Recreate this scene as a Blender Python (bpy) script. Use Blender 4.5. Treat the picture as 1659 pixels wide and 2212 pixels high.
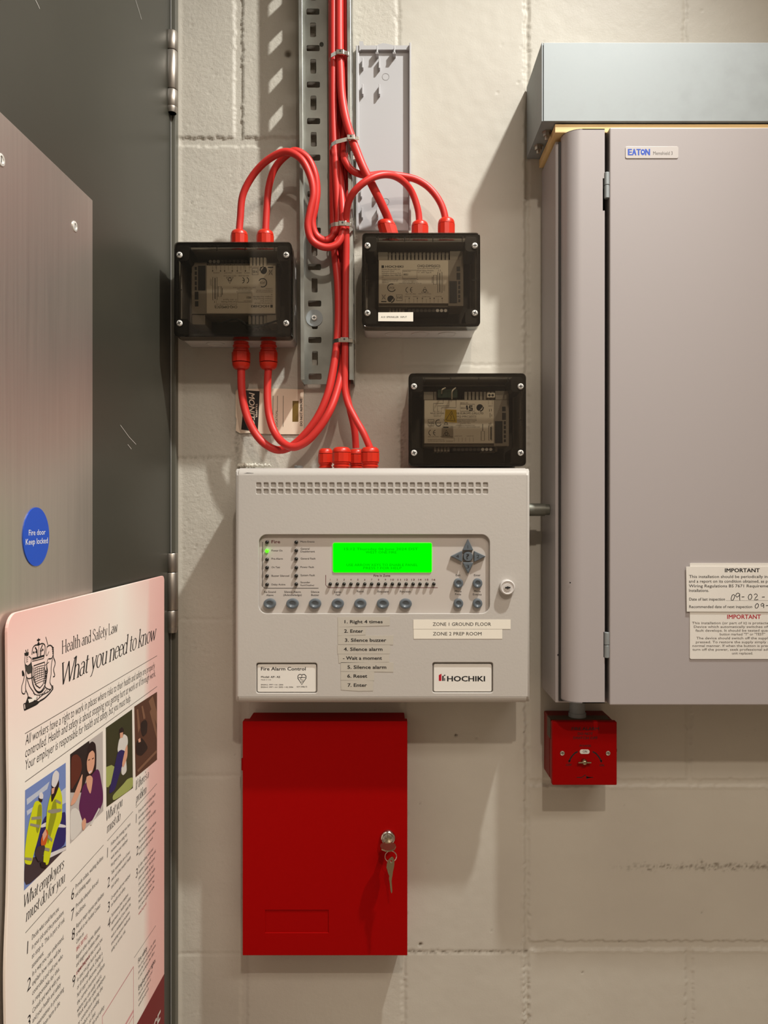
import bpy, bmesh, math, random
import numpy as np
from mathutils import Vector, Matrix

random.seed(7); RNG = np.random.RandomState(7)
SC = bpy.context.scene
COL = SC.collection
for _o in list(bpy.data.objects): bpy.data.objects.remove(_o)

# ------------------------------------------------------------------ camera, light, exposure
CAMZ = 1.45            # camera height above the floor; heights below are given relative to it
D = 1.085              # distance from the camera to the block wall (wall plane y = 0, room at y < 0)
F = 1661.0             # focal length in pixels of the 1659 x 2212 frame
cam = bpy.data.cameras.new('camera'); camo = bpy.data.objects.new('camera', cam); COL.objects.link(camo)
cam.sensor_fit = 'VERTICAL'; cam.sensor_height = 24.0; cam.sensor_width = 18.0
cam.lens = F / 2212.0 * 24.0; cam.clip_start = 0.01
camo.location = (0, -D, CAMZ); camo.rotation_euler = (math.pi / 2, 0, 0)
SC.camera = camo
SC.view_settings.view_transform = 'Standard'; SC.view_settings.look = 'None'
SC.view_settings.gamma = 1.0; SC.view_settings.use_curve_mapping = False
SC.view_settings.exposure = 0.0
SC.cycles.max_bounces = 10; SC.cycles.transparent_max_bounces = 24; SC.cycles.glossy_bounces = 5
SC.cycles.sample_clamp_indirect = 4.0

def lamp(name, x, d, z, power, color, radius, cone, aim, blend):
    """adjustable ceiling downlight aimed at a point (x, depth, z)"""
    l = bpy.data.lights.new(name, 'SPOT'); l.energy = power; l.color = color; l.shadow_soft_size = radius
    l.spot_size = math.radians(cone); l.spot_blend = blend
    o = bpy.data.objects.new(name, l); COL.objects.link(o); o.location = (x, -d, z + CAMZ)
    o.rotation_euler = Vector((aim[0] - x, -(aim[1] - d), aim[2] - z)).to_track_quat('-Z', 'Y').to_euler()
    return o
# ceiling lights: a downlight close to the wall up to the right, one behind the camera; plus an added soft area light for even fill
lamp('ceiling_lamp_near', 0.5925, 0.60, 1.4065, 122.0, (1.0, 0.995, 0.95), 0.026, 86, (-0.6, 0.3, -0.6), 1.0)
lamp('ceiling_lamp_back', 0.26, 1.95, 1.50, 63.0, (1.0, 0.87, 0.74), 0.03, 100, (0.62, 1.1, -0.2), 0.8)
_l = bpy.data.lights.new('soft_fill_light', 'AREA'); _l.shape = 'RECTANGLE'; _l.size = 1.2; _l.size_y = 0.3; _l.energy = 20.0; _l.color = (1.0, 0.91, 0.82)
_o = bpy.data.objects.new('soft_fill_light', _l); COL.objects.link(_o); _o.location = (0.95, -1.9, 1.74 + CAMZ)
W = bpy.data.worlds.new('room_air'); SC.world = W; W.use_nodes = True
W.node_tree.nodes['Background'].inputs[0].default_value = (0.9, 0.85, 0.78, 1)
W.node_tree.nodes['Background'].inputs[1].default_value = 0.02

# ------------------------------------------------------------------ materials
def lin(c):
    c = c / 255.0
    return c / 12.92 if c <= 0.04045 else ((c + 0.055) / 1.055) ** 2.4
def L3(rgb): return tuple(lin(v) for v in rgb)
MATS = {}; ANR = .25
def mat(name, rgb, rough=0.5, metal=0.0, var=0.0, vscale=20.0, bump=0.0, bscale=400.0, bdist=0.0005, spec=0.5, emit=None, estr=0.0,
        stretch=None, rvar=0.0, coat=0.0):
    m = bpy.data.materials.new(name); m.use_nodes = True; nt = m.node_tree
    b = nt.nodes['Principled BSDF']; col = L3(rgb)
    b.inputs['Base Color'].default_value = (*col, 1); b.inputs['Roughness'].default_value = rough
    b.inputs['Metallic'].default_value = metal; b.inputs['Specular IOR Level'].default_value = spec
    b.inputs['Coat Weight'].default_value = coat
    tc = None
    def coords():
        nonlocal tc
        if tc is None:
            t = nt.nodes.new('ShaderNodeTexCoord'); mp = nt.nodes.new('ShaderNodeMapping')
            mp.inputs['Scale'].default_value = stretch or (1, 1, 1)
            nt.links.new(t.outputs['Object'], mp.inputs['Vector']); tc = mp
        return tc.outputs[0]
    if var or rvar:
        n = nt.nodes.new('ShaderNodeTexNoise'); n.inputs['Scale'].default_value = vscale; n.inputs['Detail'].default_value = 5
        nt.links.new(coords(), n.inputs['Vector'])
        if var:
            r = nt.nodes.new('ShaderNodeValToRGB'); e = r.color_ramp.elements
            e[0].position = 0.3; e[1].position = 0.7
            e[0].color = (*[v * (1 - var) for v in col], 1); e[1].color = (*[min(1, v * (1 + var)) for v in col], 1)
            nt.links.new(n.outputs['Fac'], r.inputs['Fac']); nt.links.new(r.outputs['Color'], b.inputs['Base Color'])
        if rvar:
            mr = nt.nodes.new('ShaderNodeMapRange'); mr.inputs[1].default_value = .3; mr.inputs[2].default_value = .7
            mr.inputs[3].default_value = rough - rvar; mr.inputs[4].default_value = rough + rvar
            nt.links.new(n.outputs['Fac'], mr.inputs[0]); nt.links.new(mr.outputs[0], b.inputs['Roughness'])
    if bump:
        n2 = nt.nodes.new('ShaderNodeTexNoise'); n2.inputs['Scale'].default_value = bscale; n2.inputs['Detail'].default_value = 4
        nt.links.new(coords(), n2.inputs['Vector'])
        bp = nt.nodes.new('ShaderNodeBump'); bp.inputs['Strength'].default_value = bump; bp.inputs['Distance'].default_value = bdist
        nt.links.new(n2.outputs['Fac'], bp.inputs['Height']); nt.links.new(bp.outputs[0], b.inputs['Normal'])
    if emit:
        b.inputs['Emission Color'].default_value = (*L3(emit), 1); b.inputs['Emission Strength'].default_value = estr
    MATS[name] = m
    return m

def glass(name, tint, rough=0.05, ior=1.5):
    m = bpy.data.materials.new(name); m.use_nodes = True; nt = m.node_tree; nt.nodes.clear()
    o = nt.nodes.new('ShaderNodeOutputMaterial'); mx = nt.nodes.new('ShaderNodeMixShader')
    t = nt.nodes.new('ShaderNodeBsdfTransparent'); g = nt.nodes.new('ShaderNodeBsdfGlossy'); f = nt.nodes.new('ShaderNodeFresnel')
    f.inputs['IOR'].default_value = ior
    t.inputs['Color'].default_value = (*tint, 1); g.inputs['Roughness'].default_value = rough
    nt.links.new(f.outputs[0], mx.inputs[0]); nt.links.new(t.outputs[0], mx.inputs[1]); nt.links.new(g.outputs[0], mx.inputs[2])
    nt.links.new(mx.outputs[0], o.inputs[0])
    return m

def wall_mat():
    m = bpy.data.materials.new('painted_blockwork'); m.use_nodes = True; nt = m.node_tree; b = nt.nodes['Principled BSDF']
    b.inputs['Roughness'].default_value = 0.5; b.inputs['Specular IOR Level'].default_value = 0.35
    t = nt.nodes.new('ShaderNodeTexCoord')
    n = nt.nodes.new('ShaderNodeTexNoise'); n.inputs['Scale'].default_value = 5; n.inputs['Detail'].default_value = 6
    nt.links.new(t.outputs['Object'], n.inputs['Vector'])
    r = nt.nodes.new('ShaderNodeValToRGB'); e = r.color_ramp.elements; e[0].position = .3; e[1].position = .72
    e[0].color = (*L3((187, 181, 169)), 1); e[1].color = (*L3((198, 193, 180)), 1)
    nt.links.new(n.outputs['Fac'], r.inputs['Fac'])
    a = nt.nodes.new('ShaderNodeAttribute'); a.attribute_name = 'dirt'
    mx = nt.nodes.new('ShaderNodeMix'); mx.data_type = 'RGBA'
    nt.links.new(a.outputs['Fac'], mx.inputs[0]); nt.links.new(r.outputs['Color'], mx.inputs[6])
    mx.inputs[7].default_value = (*L3((92, 80, 62)), 1)
    nt.links.new(mx.outputs[2], b.inputs['Base Color'])
    n2 = nt.nodes.new('ShaderNodeTexNoise'); n2.inputs['Scale'].default_value = 420; n2.inputs['Detail'].default_value = 5
    nt.links.new(t.outputs['Object'], n2.inputs['Vector'])
    bp = nt.nodes.new('ShaderNodeBump'); bp.inputs['Strength'].default_value = 0.25; bp.inputs['Distance'].default_value = 0.0006
    ra = nt.nodes.new('ShaderNodeAttribute'); ra.attribute_name = 'rough'; nt.links.new(ra.outputs['Fac'], bp.inputs['Strength'])
    nt.links.new(n2.outputs['Fac'], bp.inputs['Height']); nt.links.new(bp.outputs[0], b.inputs['Normal'])
    return m

M_WALL = wall_mat()
M_FLOOR = mat('grey_floor', (212, 198, 182), .6, var=.15, vscale=8)
M_CEIL = mat('room_paint', (184, 175, 164), .7)
M_DOOR = mat('grey_green_door_paint', (56, 55, 47), .38, var=.05, vscale=9, bump=.05, bscale=60)
M_FRAME = mat('door_frame_paint', (90, 88, 78), .4)
M_STEEL = mat('brushed_steel', (206, 199, 191), .35, .80, var=.05, vscale=60, stretch=(4, 4, .10), rvar=.03)
_b = M_STEEL.node_tree.nodes['Principled BSDF']; _b.inputs['Anisotropic'].default_value = .8; _t = M_STEEL.node_tree.nodes.new('ShaderNodeTangent'); _t.direction_type = 'RADIAL'; _t.axis = 'Z'; M_STEEL.node_tree.links.new(_t.outputs[0], _b.inputs['Tangent']); _b.inputs['Anisotropic Rotation'].default_value = ANR
M_HINGE = mat('satin_hinge_steel', (168, 160, 150), .38, .9)
M_GALV = mat('galvanised_steel', (146, 152, 153), .58, .3, var=.08, vscale=45, rvar=.05)
M_CONDUIT = mat('dull_conduit_steel', (112, 112, 102), .5, .45)
M_TRAY = mat('zinc_tray_steel', (152, 154, 148), .38, .9, var=.16, vscale=22, rvar=.07)
M_TIE = mat('stainless_tie', (210, 208, 200), .22, 1.0)
M_RED = mat('red_cable_sheath', (206, 52, 46), .42, spec=.4)
M_GLAND = mat('red_gland_nylon', (202, 42, 22), .36, spec=.45)
M_REDBOX = mat('red_powder_coat', (152, 0, 0), .6, spec=.08, bump=.04, bscale=900)
M_REDPLATE = mat('red_switch_plate', (152, 0, 0), .5, spec=.10)
M_REDBACK = mat('red_switch_body', (126, 26, 18), .5, spec=.2)
M_TAPE = mat('brown_tape', (70, 52, 30), .5)
M_PVC = mat('grey_white_pvc', (178, 177, 178), .45)
M_BASE = mat('pale_grey_abs', (200, 195, 190), .5)
M_SMOKE = glass('smoked_polycarbonate', (.83, .81, .77), .04)
M_SKIRT = glass('smoked_lid_edge', (.50, .48, .44), .06)
M_POST = mat('dark_screw_pillar', (22, 21, 19), .4)
M_RIM = mat('dark_smoked_rim', (20, 19, 17), .18)
M_MODULE = mat('module_grey_plastic', (160, 150, 136), .6)
M_MLABEL = mat('module_paper_label', (236, 224, 204), .6)
M_SHADELINER = mat('dark_shade_liner', (66, 60, 54), .6)
M_DARK = mat('dark_plastic', (34, 34, 34), .5)
M_BLACK = mat('black_print', (16, 16, 18), .6)
M_GREYPRINT = mat('faded_print', (92, 86, 80), .6)
M_BRIGHT = mat('bright_screw_steel', (232, 230, 224), .3, .35)
M_PANEL = mat('light_grey_textured_paint', (186, 181, 174), .48, bump=.22, bscale=330, bdist=.0006, spec=.4)
M_FASCIA = mat('printed_fascia', (190, 182, 174), .5)
M_LCD = mat('green_backlit_lcd', (0, 20, 0), .6, spec=0.0, emit=(0, 255, 0), estr=1.0)
M_LCDRIM = mat('green_lcd_edge', (60, 200, 30), .3, emit=(110, 255, 40), estr=.8)
M_LCDTXT = mat('lcd_character', (0, 20, 0), .6, spec=0.0, emit=(0, 190, 0), estr=1.0)
M_LEDOFF = mat('dark_led_lens', (26, 24, 20), .25)
M_LEDBODY = mat('clear_led_body', (190, 184, 176), .3)
M_LEDON = mat('lit_green_led', (60, 255, 10), .3, emit=(90, 255, 20), estr=1.3)
M_BUTTON = mat('slate_grey_button', (92, 100, 106), .4)
M_WHITE = mat('white_badge', (226, 222, 214), .4)
M_MAROON = mat('maroon_print', (92, 16, 30), .5)
M_REDPRINT = mat('red_print', (176, 18, 40), .5)
M_BLUEPRINT = mat('blue_print', (30, 78, 184), .5)
M_PAPER = mat('label_paper', (232, 226, 212), .55)
M_TAPELABEL = mat('clear_tape_label', (188, 182, 170), .4)
M_CABINET = mat('grey_cabinet_enamel', (168, 161, 160), .4, bump=.05, bscale=500, spec=.45)
M_CABDARK = mat('cabinet_shadow_gap', (40, 38, 36), .6)
M_PLY = mat('plywood', (232, 196, 136), .6, var=.28, vscale=1.0, stretch=(4, 4, 420))
M_LOCK = mat('chrome_lock', (214, 208, 200), .12, 1.0)
M_NICKEL = mat('nickel_key', (168, 154, 126), .26, 1.0)
M_CARD = mat('cream_card', (232, 214, 190), .6)
M_CARDBLACK = mat('black_card_print', (28, 24, 20), .5)
M_CARDHOLE = mat('olive_window', (110, 84, 20), .5)
M_SIGNBLUE = mat('blue_sign', (12, 76, 196), .35)
M_SIGNWHITE = mat('white_sign_print', (236, 236, 236), .4)
M_YELLOW = mat('yellow_warning_label', (214, 180, 30), .5)

# ------------------------------------------------------------------ mesh builder (world x, depth d from the wall, z from camera height)
def PX(x, y, d):
    Z = D - d
    return ((x - 829.5) / F * Z, d, (1106.0 - y) / F * Z)
def XX(x, d): return (x - 829.5) / F * (D - d)
def ZZ(y, d): return (1106.0 - y) / F * (D - d)

_text_cache = {}
def text_geo(s, bold=0.0, shear=0.0, res=2):
    bold = 0.0 if bold > 0 else bold
    k = (s, bold, shear)
    if k not in _text_cache:
        cu = bpy.data.curves.new('t', 'FONT'); cu.body = s; cu.size = 1.0; cu.resolution_u = res; cu.offset = bold; cu.shear = shear
        cu.fill_mode = 'FRONT'
        ob = bpy.data.objects.new('t', cu); COL.objects.link(ob)
        bpy.context.view_layer.update()
        ev = ob.evaluated_get(bpy.context.evaluated_depsgraph_get()); me = ev.to_mesh()
        v = np.array([q.co[:2] for q in me.vertices]) if len(me.vertices) else np.zeros((0, 2))
        f = [tuple(p.vertices) for p in me.polygons]
        ev.to_mesh_clear(); bpy.data.objects.remove(ob); bpy.data.curves.remove(cu)
        _text_cache[k] = (v, f)
    return _text_cache[k]
CAPH = None
def caph():
    global CAPH
    if CAPH is None:
        v, f = text_geo('H'); CAPH = v[:, 1].max()
    return CAPH

def rrect(x0, x1, z0, z1, r, n=5):
    pts = []
    for cx, cz, a in ((x1 - r, z1 - r, 0), (x0 + r, z1 - r, 90), (x0 + r, z0 + r, 180), (x1 - r, z0 + r, 270)):
        for i in range(n + 1):
            t = math.radians(a + 90.0 * i / n); pts.append((cx + r * math.cos(t), cz + r * math.sin(t)))
    return pts
def oval(cx, cz, rx, rz, n=28): return [(cx + rx * math.cos(2 * math.pi * i / n), cz + rz * math.sin(2 * math.pi * i / n)) for i in range(n)]

def spline(pts, per=8):
    P = [Vector(p) for p in pts]; out = []
    for i in range(len(P) - 1):
        p0 = P[max(0, i - 1)]; p1 = P[i]; p2 = P[i + 1]; p3 = P[min(len(P) - 1, i + 2)]
        # centripetal catmull-rom
        t0 = 0; t1 = t0 + max(1e-6, (p1 - p0).length) ** .5; t2 = t1 + max(1e-6, (p2 - p1).length) ** .5; t3 = t2 + max(1e-6, (p3 - p2).length) ** .5
        for k in range(per):
            t = t1 + (t2 - t1) * k / per
            a1 = p0 * ((t1 - t) / (t1 - t0)) + p1 * ((t - t0) / (t1 - t0)) if i > 0 else p1
            a2 = p1 * ((t2 - t) / (t2 - t1)) + p2 * ((t - t1) / (t2 - t1))
            a3 = p2 * ((t3 - t) / (t3 - t2)) + p3 * ((t - t2) / (t3 - t2)) if i < len(P) - 2 else p2
            if i == 0: b1 = a2
            else: b1 = a1 * ((t2 - t) / (t2 - t0)) + a2 * ((t - t0) / (t2 - t0))
            if i == len(P) - 2: b2 = a2
            else: b2 = a2 * ((t3 - t) / (t3 - t1)) + a3 * ((t - t1) / (t3 - t1))
            out.append(b1 * ((t2 - t) / (t2 - t1)) + b2 * ((t - t1) / (t2 - t1)))
    out.append(P[-1])
    return out

def _arc(cx, cy, rx, ry, a0, a1, n=12): return [(cx + rx * math.cos(math.radians(a0 + (a1 - a0) * i / n)), cy + ry * math.sin(math.radians(a0 + (a1 - a0) * i / n))) for i in range(n + 1)]
def _sf(x, y, l=.10, r=.10): return [(x - l, y), (x + r, y)]
def _stem(x, y0, y1, *ser):
    o = [[(x, y0), (x, y1)]]
    for q in ser: o.append(_sf(x, y0) if q == 'b' else _sf(x, y1) if q == 't' else [(x - .12, y1 - .05), (x, y1)])
    return o
XH = .64
SERIF = {
 'H': (.86, _stem(.14, 0, 1, 'b', 't') + _stem(.70, 0, 1, 'b', 't') + [[(.14, .53), (.70, .53)]]),
 'e': (.52, [[(.06, .37), (.46, .37)], _arc(.26, .32, .21, .32, 10, 325)]),
 'a': (.52, [[(.40, .06), (.40, .44)] , _arc(.24, .44, .16, .20, 0, 150), _arc(.22, .19, .17, .19, 70, 290), [(.28, .37), (.40, .42)], [(.28, .01), (.40, .10)], [(.40, .06), (.50, .02)]]),
 'l': (.28, _stem(.13, 0, 1.06, 'b', 'f')), 't': (.36, [[(.15, .86), (.15, .14)], _arc(.25, .14, .10, .13, 180, 310), [(.02, XH), (.33, XH)]]),
 'h': (.64, _stem(.13, 0, 1.06, 'b', 'f') + _stem(.49, 0, .42, 'b') + [_arc(.31, .42, .18, .22, 180, 0)]),
 'n': (.64, _stem(.13, 0, XH, 'b', 'f') + _stem(.49, 0, .42, 'b') + [_arc(.31, .42, .18, .22, 180, 0)]),
 'm': (.98, _stem(.13, 0, XH, 'b', 'f') + _stem(.47, 0, .42, 'b') + _stem(.81, 0, .42, 'b') + [_arc(.30, .42, .17, .22, 180, 0), _arc(.64, .42, .17, .22, 180, 0)]),
 'd': (.60, [[(.45, 0), (.45, 1.06)], [(.33, 1.01), (.45, 1.06)], [(.45, .02), (.56, .04)], _arc(.25, .32, .20, .32, 35, 325)]),
 'b': (.60, [[(.14, 0), (.14, 1.06)], [(.02, 1.01), (.14, 1.06)], _arc(.33, .32, .20, .32, 145, -145)]),
 'p': (.60, [[(.14, -.30), (.14, XH)], _sf(.14, -.30), [(.02, XH - .05), (.14, XH)], _arc(.33, .32, .20, .32, 145, -145)]),
 'S': (.60, [[(.49, .80), (.46, .93), (.32, 1.01), (.17, .97), (.09, .84), (.11, .70), (.22, .59), (.38, .49), (.50, .36), (.50, .20), (.41, .06), (.26, -.01), (.12, .06), (.07, .22)]]),
 's': (.44, [[(.36, .50), (.32, .61), (.22, .65), (.11, .60), (.08, .49), (.16, .39), (.28, .31), (.37, .20), (.34, .07), (.22, -.01), (.10, .04), (.06, .15)]]),
 'f': (.38, [[(.15, 0), (.15, .84)], _sf(.15, 0), _arc(.29, .84, .14, .21, 180, 40), [(.02, XH), (.33, XH)]]),
 'y': (.56, [[(.08, XH), (.29, .04)], [(.50, XH), (.29, .04), (.18, -.24), (.05, -.28)], _sf(.08, XH, .06, .1), _sf(.50, XH, .1, .06)]),
 'L': (.64, _stem(.14, 0, 1, 'b', 't') + [[(.14, 0), (.56, 0), (.60, .22)]]),
 'w': (.84, [[(.06, XH), (.24, 0), (.42, .60), (.60, 0), (.78, XH)], _sf(.06, XH, .05, .1), _sf(.78, XH, .1, .05)]),
 'W': (1.16, [[(.06, 1), (.32, 0), (.58, .96), (.84, 0), (1.10, 1)], _sf(.06, 1, .06, .12), _sf(1.10, 1, .12, .06)]),
 'o': (.58, [_arc(.29, .32, .22, .33, 0, 360, 20)]), 'u': (.64, [[(.13, XH), (.13, .20)], [(.02, XH - .03), (.13, XH)], _arc(.31, .20, .18, .21, 180, 360), [(.49, XH), (.49, 0)], [(.38, XH - .03), (.49, XH)], [(.49, .01), (.60, .03)]]),
 'k': (.60, _stem(.13, 0, 1.06, 'b', 'f') + [[(.13, .28), (.46, XH)], [(.24, .38), (.52, 0)], _sf(.46, XH, .1, .08), _sf(.52, 0, .1, .08)]),
 'r': (.44, _stem(.13, 0, XH, 'b', 'f') + [_arc(.28, .42, .15, .22, 180, 40)]), 'I': (.30, _stem(.14, 0, 1, 'b', 't')), "'": (.18, [[(.08, 1.05), (.07, .86)]]), ' ': (.26, []),
}
def serif_geo(txt, italic=False, wt=1.0):
    x = 0; V = []; Fc = []
    for ch in txt:
        w, st = SERIF[ch]; st2 = []
        for P in st:                              # break the pen stroke at sharp corners
            cur = [P[0]]
            for i in range(1, len(P)):
                cur.append(P[i])
                if i < len(P) - 1:
                    u = Vector((P[i][0] - P[i - 1][0], P[i][1] - P[i - 1][1])).normalized(); q = Vector((P[i + 1][0] - P[i][0], P[i + 1][1] - P[i][1])).normalized()
                    if u.dot(q) < .3: st2.append(cur); cur = [P[i]]
            st2.append(cur)
        for P in st2:
            n = len(P); o = len(V)
            for i, p in enumerate(P):
                a = P[max(0, i - 1)]; c = P[min(n - 1, i + 1)]; tx, ty = c[0] - a[0], c[1] - a[1]; l = math.hypot(tx, ty) or 1; tx /= l; ty /= l
                wd = wt * (.036 + .085 * abs(ty) ** 1.6 * (1.0 if tx * ty <= .12 else .55)) / 2
                for sg in (1, -1): V.append((x + p[0] - ty * wd * sg + (.22 * p[1] if italic else 0), p[1] + tx * wd * sg))
            for i in range(n - 1): Fc.append((o + 2 * i, o + 2 * i + 1, o + 2 * i + 3, o + 2 * i + 2))
        x += w * (.92 if italic else 1)
    return np.array(V), Fc

class MB:
    """collects geometry in (x, depth, z) and links it as one mesh object"""
    def __init__(s, T=None): s.v = []; s.f = []; s.m = []; s.sm = []; s.mats = []; s.T = T
    def mi(s, m):
        if m not in s.mats: s.mats.append(m)
        return s.mats.index(m)
    def add(s, verts, faces, m, smooth=False):
        o = len(s.v); s.v.extend(verts); k = s.mi(m)
        for f in faces: s.f.append(tuple(i + o for i in f)); s.m.append(k); s.sm.append(smooth)
        return s
    def bmesh(s, bm, m, smooth=False):
        bm.verts.index_update(); vs = [tuple(v.co) for v in bm.verts]; fs = [[v.index for v in f.verts] for f in bm.faces]; bm.free()
        return s.add(vs, fs, m, smooth)
    def box(s, x0, x1, d0, d1, z0, z1, m, bev=0.0, seg=2, taper=None):
        bm = bmesh.new(); vs = [bm.verts.new((x, y, z)) for x in (x0, x1) for y in (d0, d1) for z in (z0, z1)]
        for f in ((0, 1, 3, 2), (4, 6, 7, 5), (0, 4, 5, 1), (2, 3, 7, 6), (0, 2, 6, 4), (1, 5, 7, 3)): bm.faces.new([vs[i] for i in f])
        if bev: bmesh.ops.bevel(bm, geom=bm.edges[:], offset=bev, segments=seg, affect='EDGES', profile=.5)
        return s.bmesh(bm, m)
    def lathe(s, org, axis, prof, m, seg=20, smooth=True, phase=0.0, sx=1.0, sz=1.0):
        """prof = [(r, h)] along axis from org"""
        A = Vector(axis).normalized(); U = A.orthogonal().normalized()
        if abs(A.y) > .9: U = Vector((1, 0, 0))
        if abs(A.z) > .9: U = Vector((1, 0, 0))
        Vv = A.cross(U); o = Vector(org); vs = []; fs = []; n = len(prof)
        for r, h in prof:
            for i in range(seg):
                t = 2 * math.pi * (i + phase) / seg; vs.append(tuple(o + A * h + U * (r * sx * math.cos(t)) + Vv * (r * sz * math.sin(t))))
        for j in range(n - 1):
            for i in range(seg):
                k = (i + 1) % seg; fs.append((j * seg + i, j * seg + k, (j + 1) * seg + k, (j + 1) * seg + i))
        s.add(vs, fs, m, smooth)
        if prof[0][0] > 1e-6: s.add(vs[:seg], [tuple(range(seg - 1, -1, -1))], m)
        if prof[-1][0] > 1e-6: s.add(vs[-seg:], [tuple(range(seg))], m)
        return s
    def tube(s, pts, r, m, seg=12, caps=True):
        P = [Vector(p) for p in pts]; vs = []; fs = []; up = None
        for i, p in enumerate(P):
            t = (P[min(i + 1, len(P) - 1)] - P[max(i - 1, 0)]).normalized()
            if up is None: up = t.orthogonal().normalized()
            up = (up - t * up.dot(t)).normalized(); w = t.cross(up)
            for k in range(seg):
                a = 2 * math.pi * k / seg; vs.append(tuple(p + up * (r * math.cos(a)) + w * (r * math.sin(a))))
        for i in range(len(P) - 1):
            for k in range(seg):
                j = (k + 1) % seg; fs.append((i * seg + k, i * seg + j, (i + 1) * seg + j, (i + 1) * seg + k))
        s.add(vs, fs, m, True)
        if caps: s.add(vs[:seg], [tuple(range(seg - 1, -1, -1))], m); s.add(vs[-seg:], [tuple(range(seg))], m)
        return s
    def prism(s, pts, d0, d1, m):
        n = len(pts); vs = [(x, d0, z) for x, z in pts] + [(x, d1, z) for x, z in pts]
        fs = [tuple(range(n)), tuple(range(2 * n - 1, n - 1, -1))] + [(i, (i + 1) % n, n + (i + 1) % n, n + i) for i in range(n)]
        return s.add(vs, fs, m)
    def extr(s, prof, z0, z1, m, smooth=False, cap=True):
        """closed profile in (x, d) pushed along z"""
        n = len(prof); vs = [(x, d, z0) for x, d in prof] + [(x, d, z1) for x, d in prof]
        s.add(vs, [(i, (i + 1) % n, n + (i + 1) % n, n + i) for i in range(n)], m, smooth)
        if cap: s.add(vs, [tuple(range(n - 1, -1, -1)), tuple(range(n, 2 * n))], m)
        return s
    def poly(s, pts, d, m): return s.add([(x, d, z) for x, z in pts], [tuple(range(len(pts)))], m)
    def plate(s, outer, holes, d0, d1, m, bev=0.0, bres=3):
        cu = bpy.data.curves.new('p', 'CURVE'); cu.dimensions = '2D'; cu.fill_mode = 'BOTH'
        cu.extrude = max(1e-5, (d1 - d0) / 2 - bev); cu.bevel_depth = bev; cu.bevel_resolution = bres; cu.offset = -bev
        for pts in [outer] + list(holes):
            sp = cu.splines.new('POLY'); sp.points.add(len(pts) - 1); sp.use_cyclic_u = True
            for q, (x, z) in zip(sp.points, pts): q.co = (x, z, 0, 1)
        ob = bpy.data.objects.new('p', cu); COL.objects.link(ob); bpy.context.view_layer.update()
        ev = ob.evaluated_get(bpy.context.evaluated_depsgraph_get()); me = ev.to_mesh(); c = (d0 + d1) / 2
        vs = [(q.co.x, c + q.co.z, q.co.y) for q in me.vertices]; fs = [tuple(p.vertices) for p in me.polygons]
        ev.to_mesh_clear(); bpy.data.objects.remove(ob); bpy.data.curves.remove(cu)
        return s.add(vs, fs, m)
    def ribbon(s, pts, w, d, m, closed=False):
        P = [Vector((p[0], p[1])) for p in pts]; n = len(P); vs = []; fs = []
        for i, p in enumerate(P):
            a = P[(i - 1) % n] if closed else P[max(0, i - 1)]; b = P[(i + 1) % n] if closed else P[min(n - 1, i + 1)]
            t = (b - a); t = t.normalized() if t.length > 1e-9 else Vector((1, 0)); q = Vector((-t.y, t.x)) * (w / 2)
            vs += [(p.x + q.x, d, p.y + q.y), (p.x - q.x, d, p.y - q.y)]
        for i in range(n if closed else n - 1):
            j = (i + 1) % n; fs.append((2 * i, 2 * i + 1, 2 * j + 1, 2 * j))
        return s.add(vs, fs, m)
    def text(s, t, x0, x1, zb, cap, d, m, bold=0.0, shear=0.0, rot=0.0, fit=True, align='L'):
        """text from x0 to x1 with its baseline at zb; rot in quarter turns about (x0, zb)"""
        v, f = text_geo(t, bold, shear)
        if not len(v): return s
        ky = cap / caph(); mn = v[:, 0].min(); mx = v[:, 0].max()
        kx = (x1 - x0) / (mx - mn) if fit else ky
        if fit and t in ('1', "'", 'I', 'l'): x0 = (x0 + x1) / 2 - (mx - mn) * ky / 2; kx = ky
        X = (v[:, 0] - mn) * kx; Y = v[:, 1] * ky
        if not fit and align == 'C': X = X - (mx - mn) * kx / 2
        c, q = math.cos(rot), math.sin(rot)
        sh = [0.0] if bold <= 0 else [-bold * .9 * ky, 0.0, bold * .9 * ky]
        lay = -1
        for dx in sh:                             # heavier weight: the same face printed again a hair to either side
            for dy in ((0.0,) if bold < .015 else (-bold * .35 * ky, bold * .35 * ky)):
                lay += 1
                s.add([(x0 + (a + dx) * c - (b + dy) * q, d + .000014 * lay, zb + (a + dx) * q + (b + dy) * c) for a, b in zip(X, Y)], f, m)
        return s
    def serif(s, t, x0, x1, zb, cap, d, m, italic=False, wt=1.0):
        v, f = serif_geo(t, italic, wt); mn, mx = v[:, 0].min(), v[:, 0].max(); kx = (x1 - x0) / (mx - mn)
        return s.add([(x0 + (a - mn) * kx, d, zb + b * cap) for a, b in v], f, m)
    def ptext(s, t, x0, x1, yb, caphpx, d, m, bold=0.0, shear=0.0):
        return s.text(t, XX(x0, d), XX(x1, d), ZZ(yb, d), caphpx / F * (D - d), d, m, bold, shear)
    def build(s, name, parent=None, **kw):
        V = np.array(s.v, float).reshape(-1, 3)
        if s.T is None: Wv = np.stack([V[:, 0], -V[:, 1], V[:, 2] + CAMZ], 1)
        else:
            Tm = np.array(s.T); Wv = np.stack([V[:, 0], -V[:, 1], V[:, 2]], 1) @ Tm[:3, :3].T + Tm[:3, 3]
        org = (0, 0, 0)
        if parent is not None: org = ORG[parent.name]
        elif 'category' in kw:
            org = ((Wv[:, 0].min() + Wv[:, 0].max()) / 2, (Wv[:, 1].min() + Wv[:, 1].max()) / 2, Wv[:, 2].min())
        Wv = Wv - np.array(org)
        me = bpy.data.meshes.new(name); me.from_pydata([tuple(q) for q in Wv], [], s.f)
        for m in s.mats: me.materials.append(m)
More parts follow.
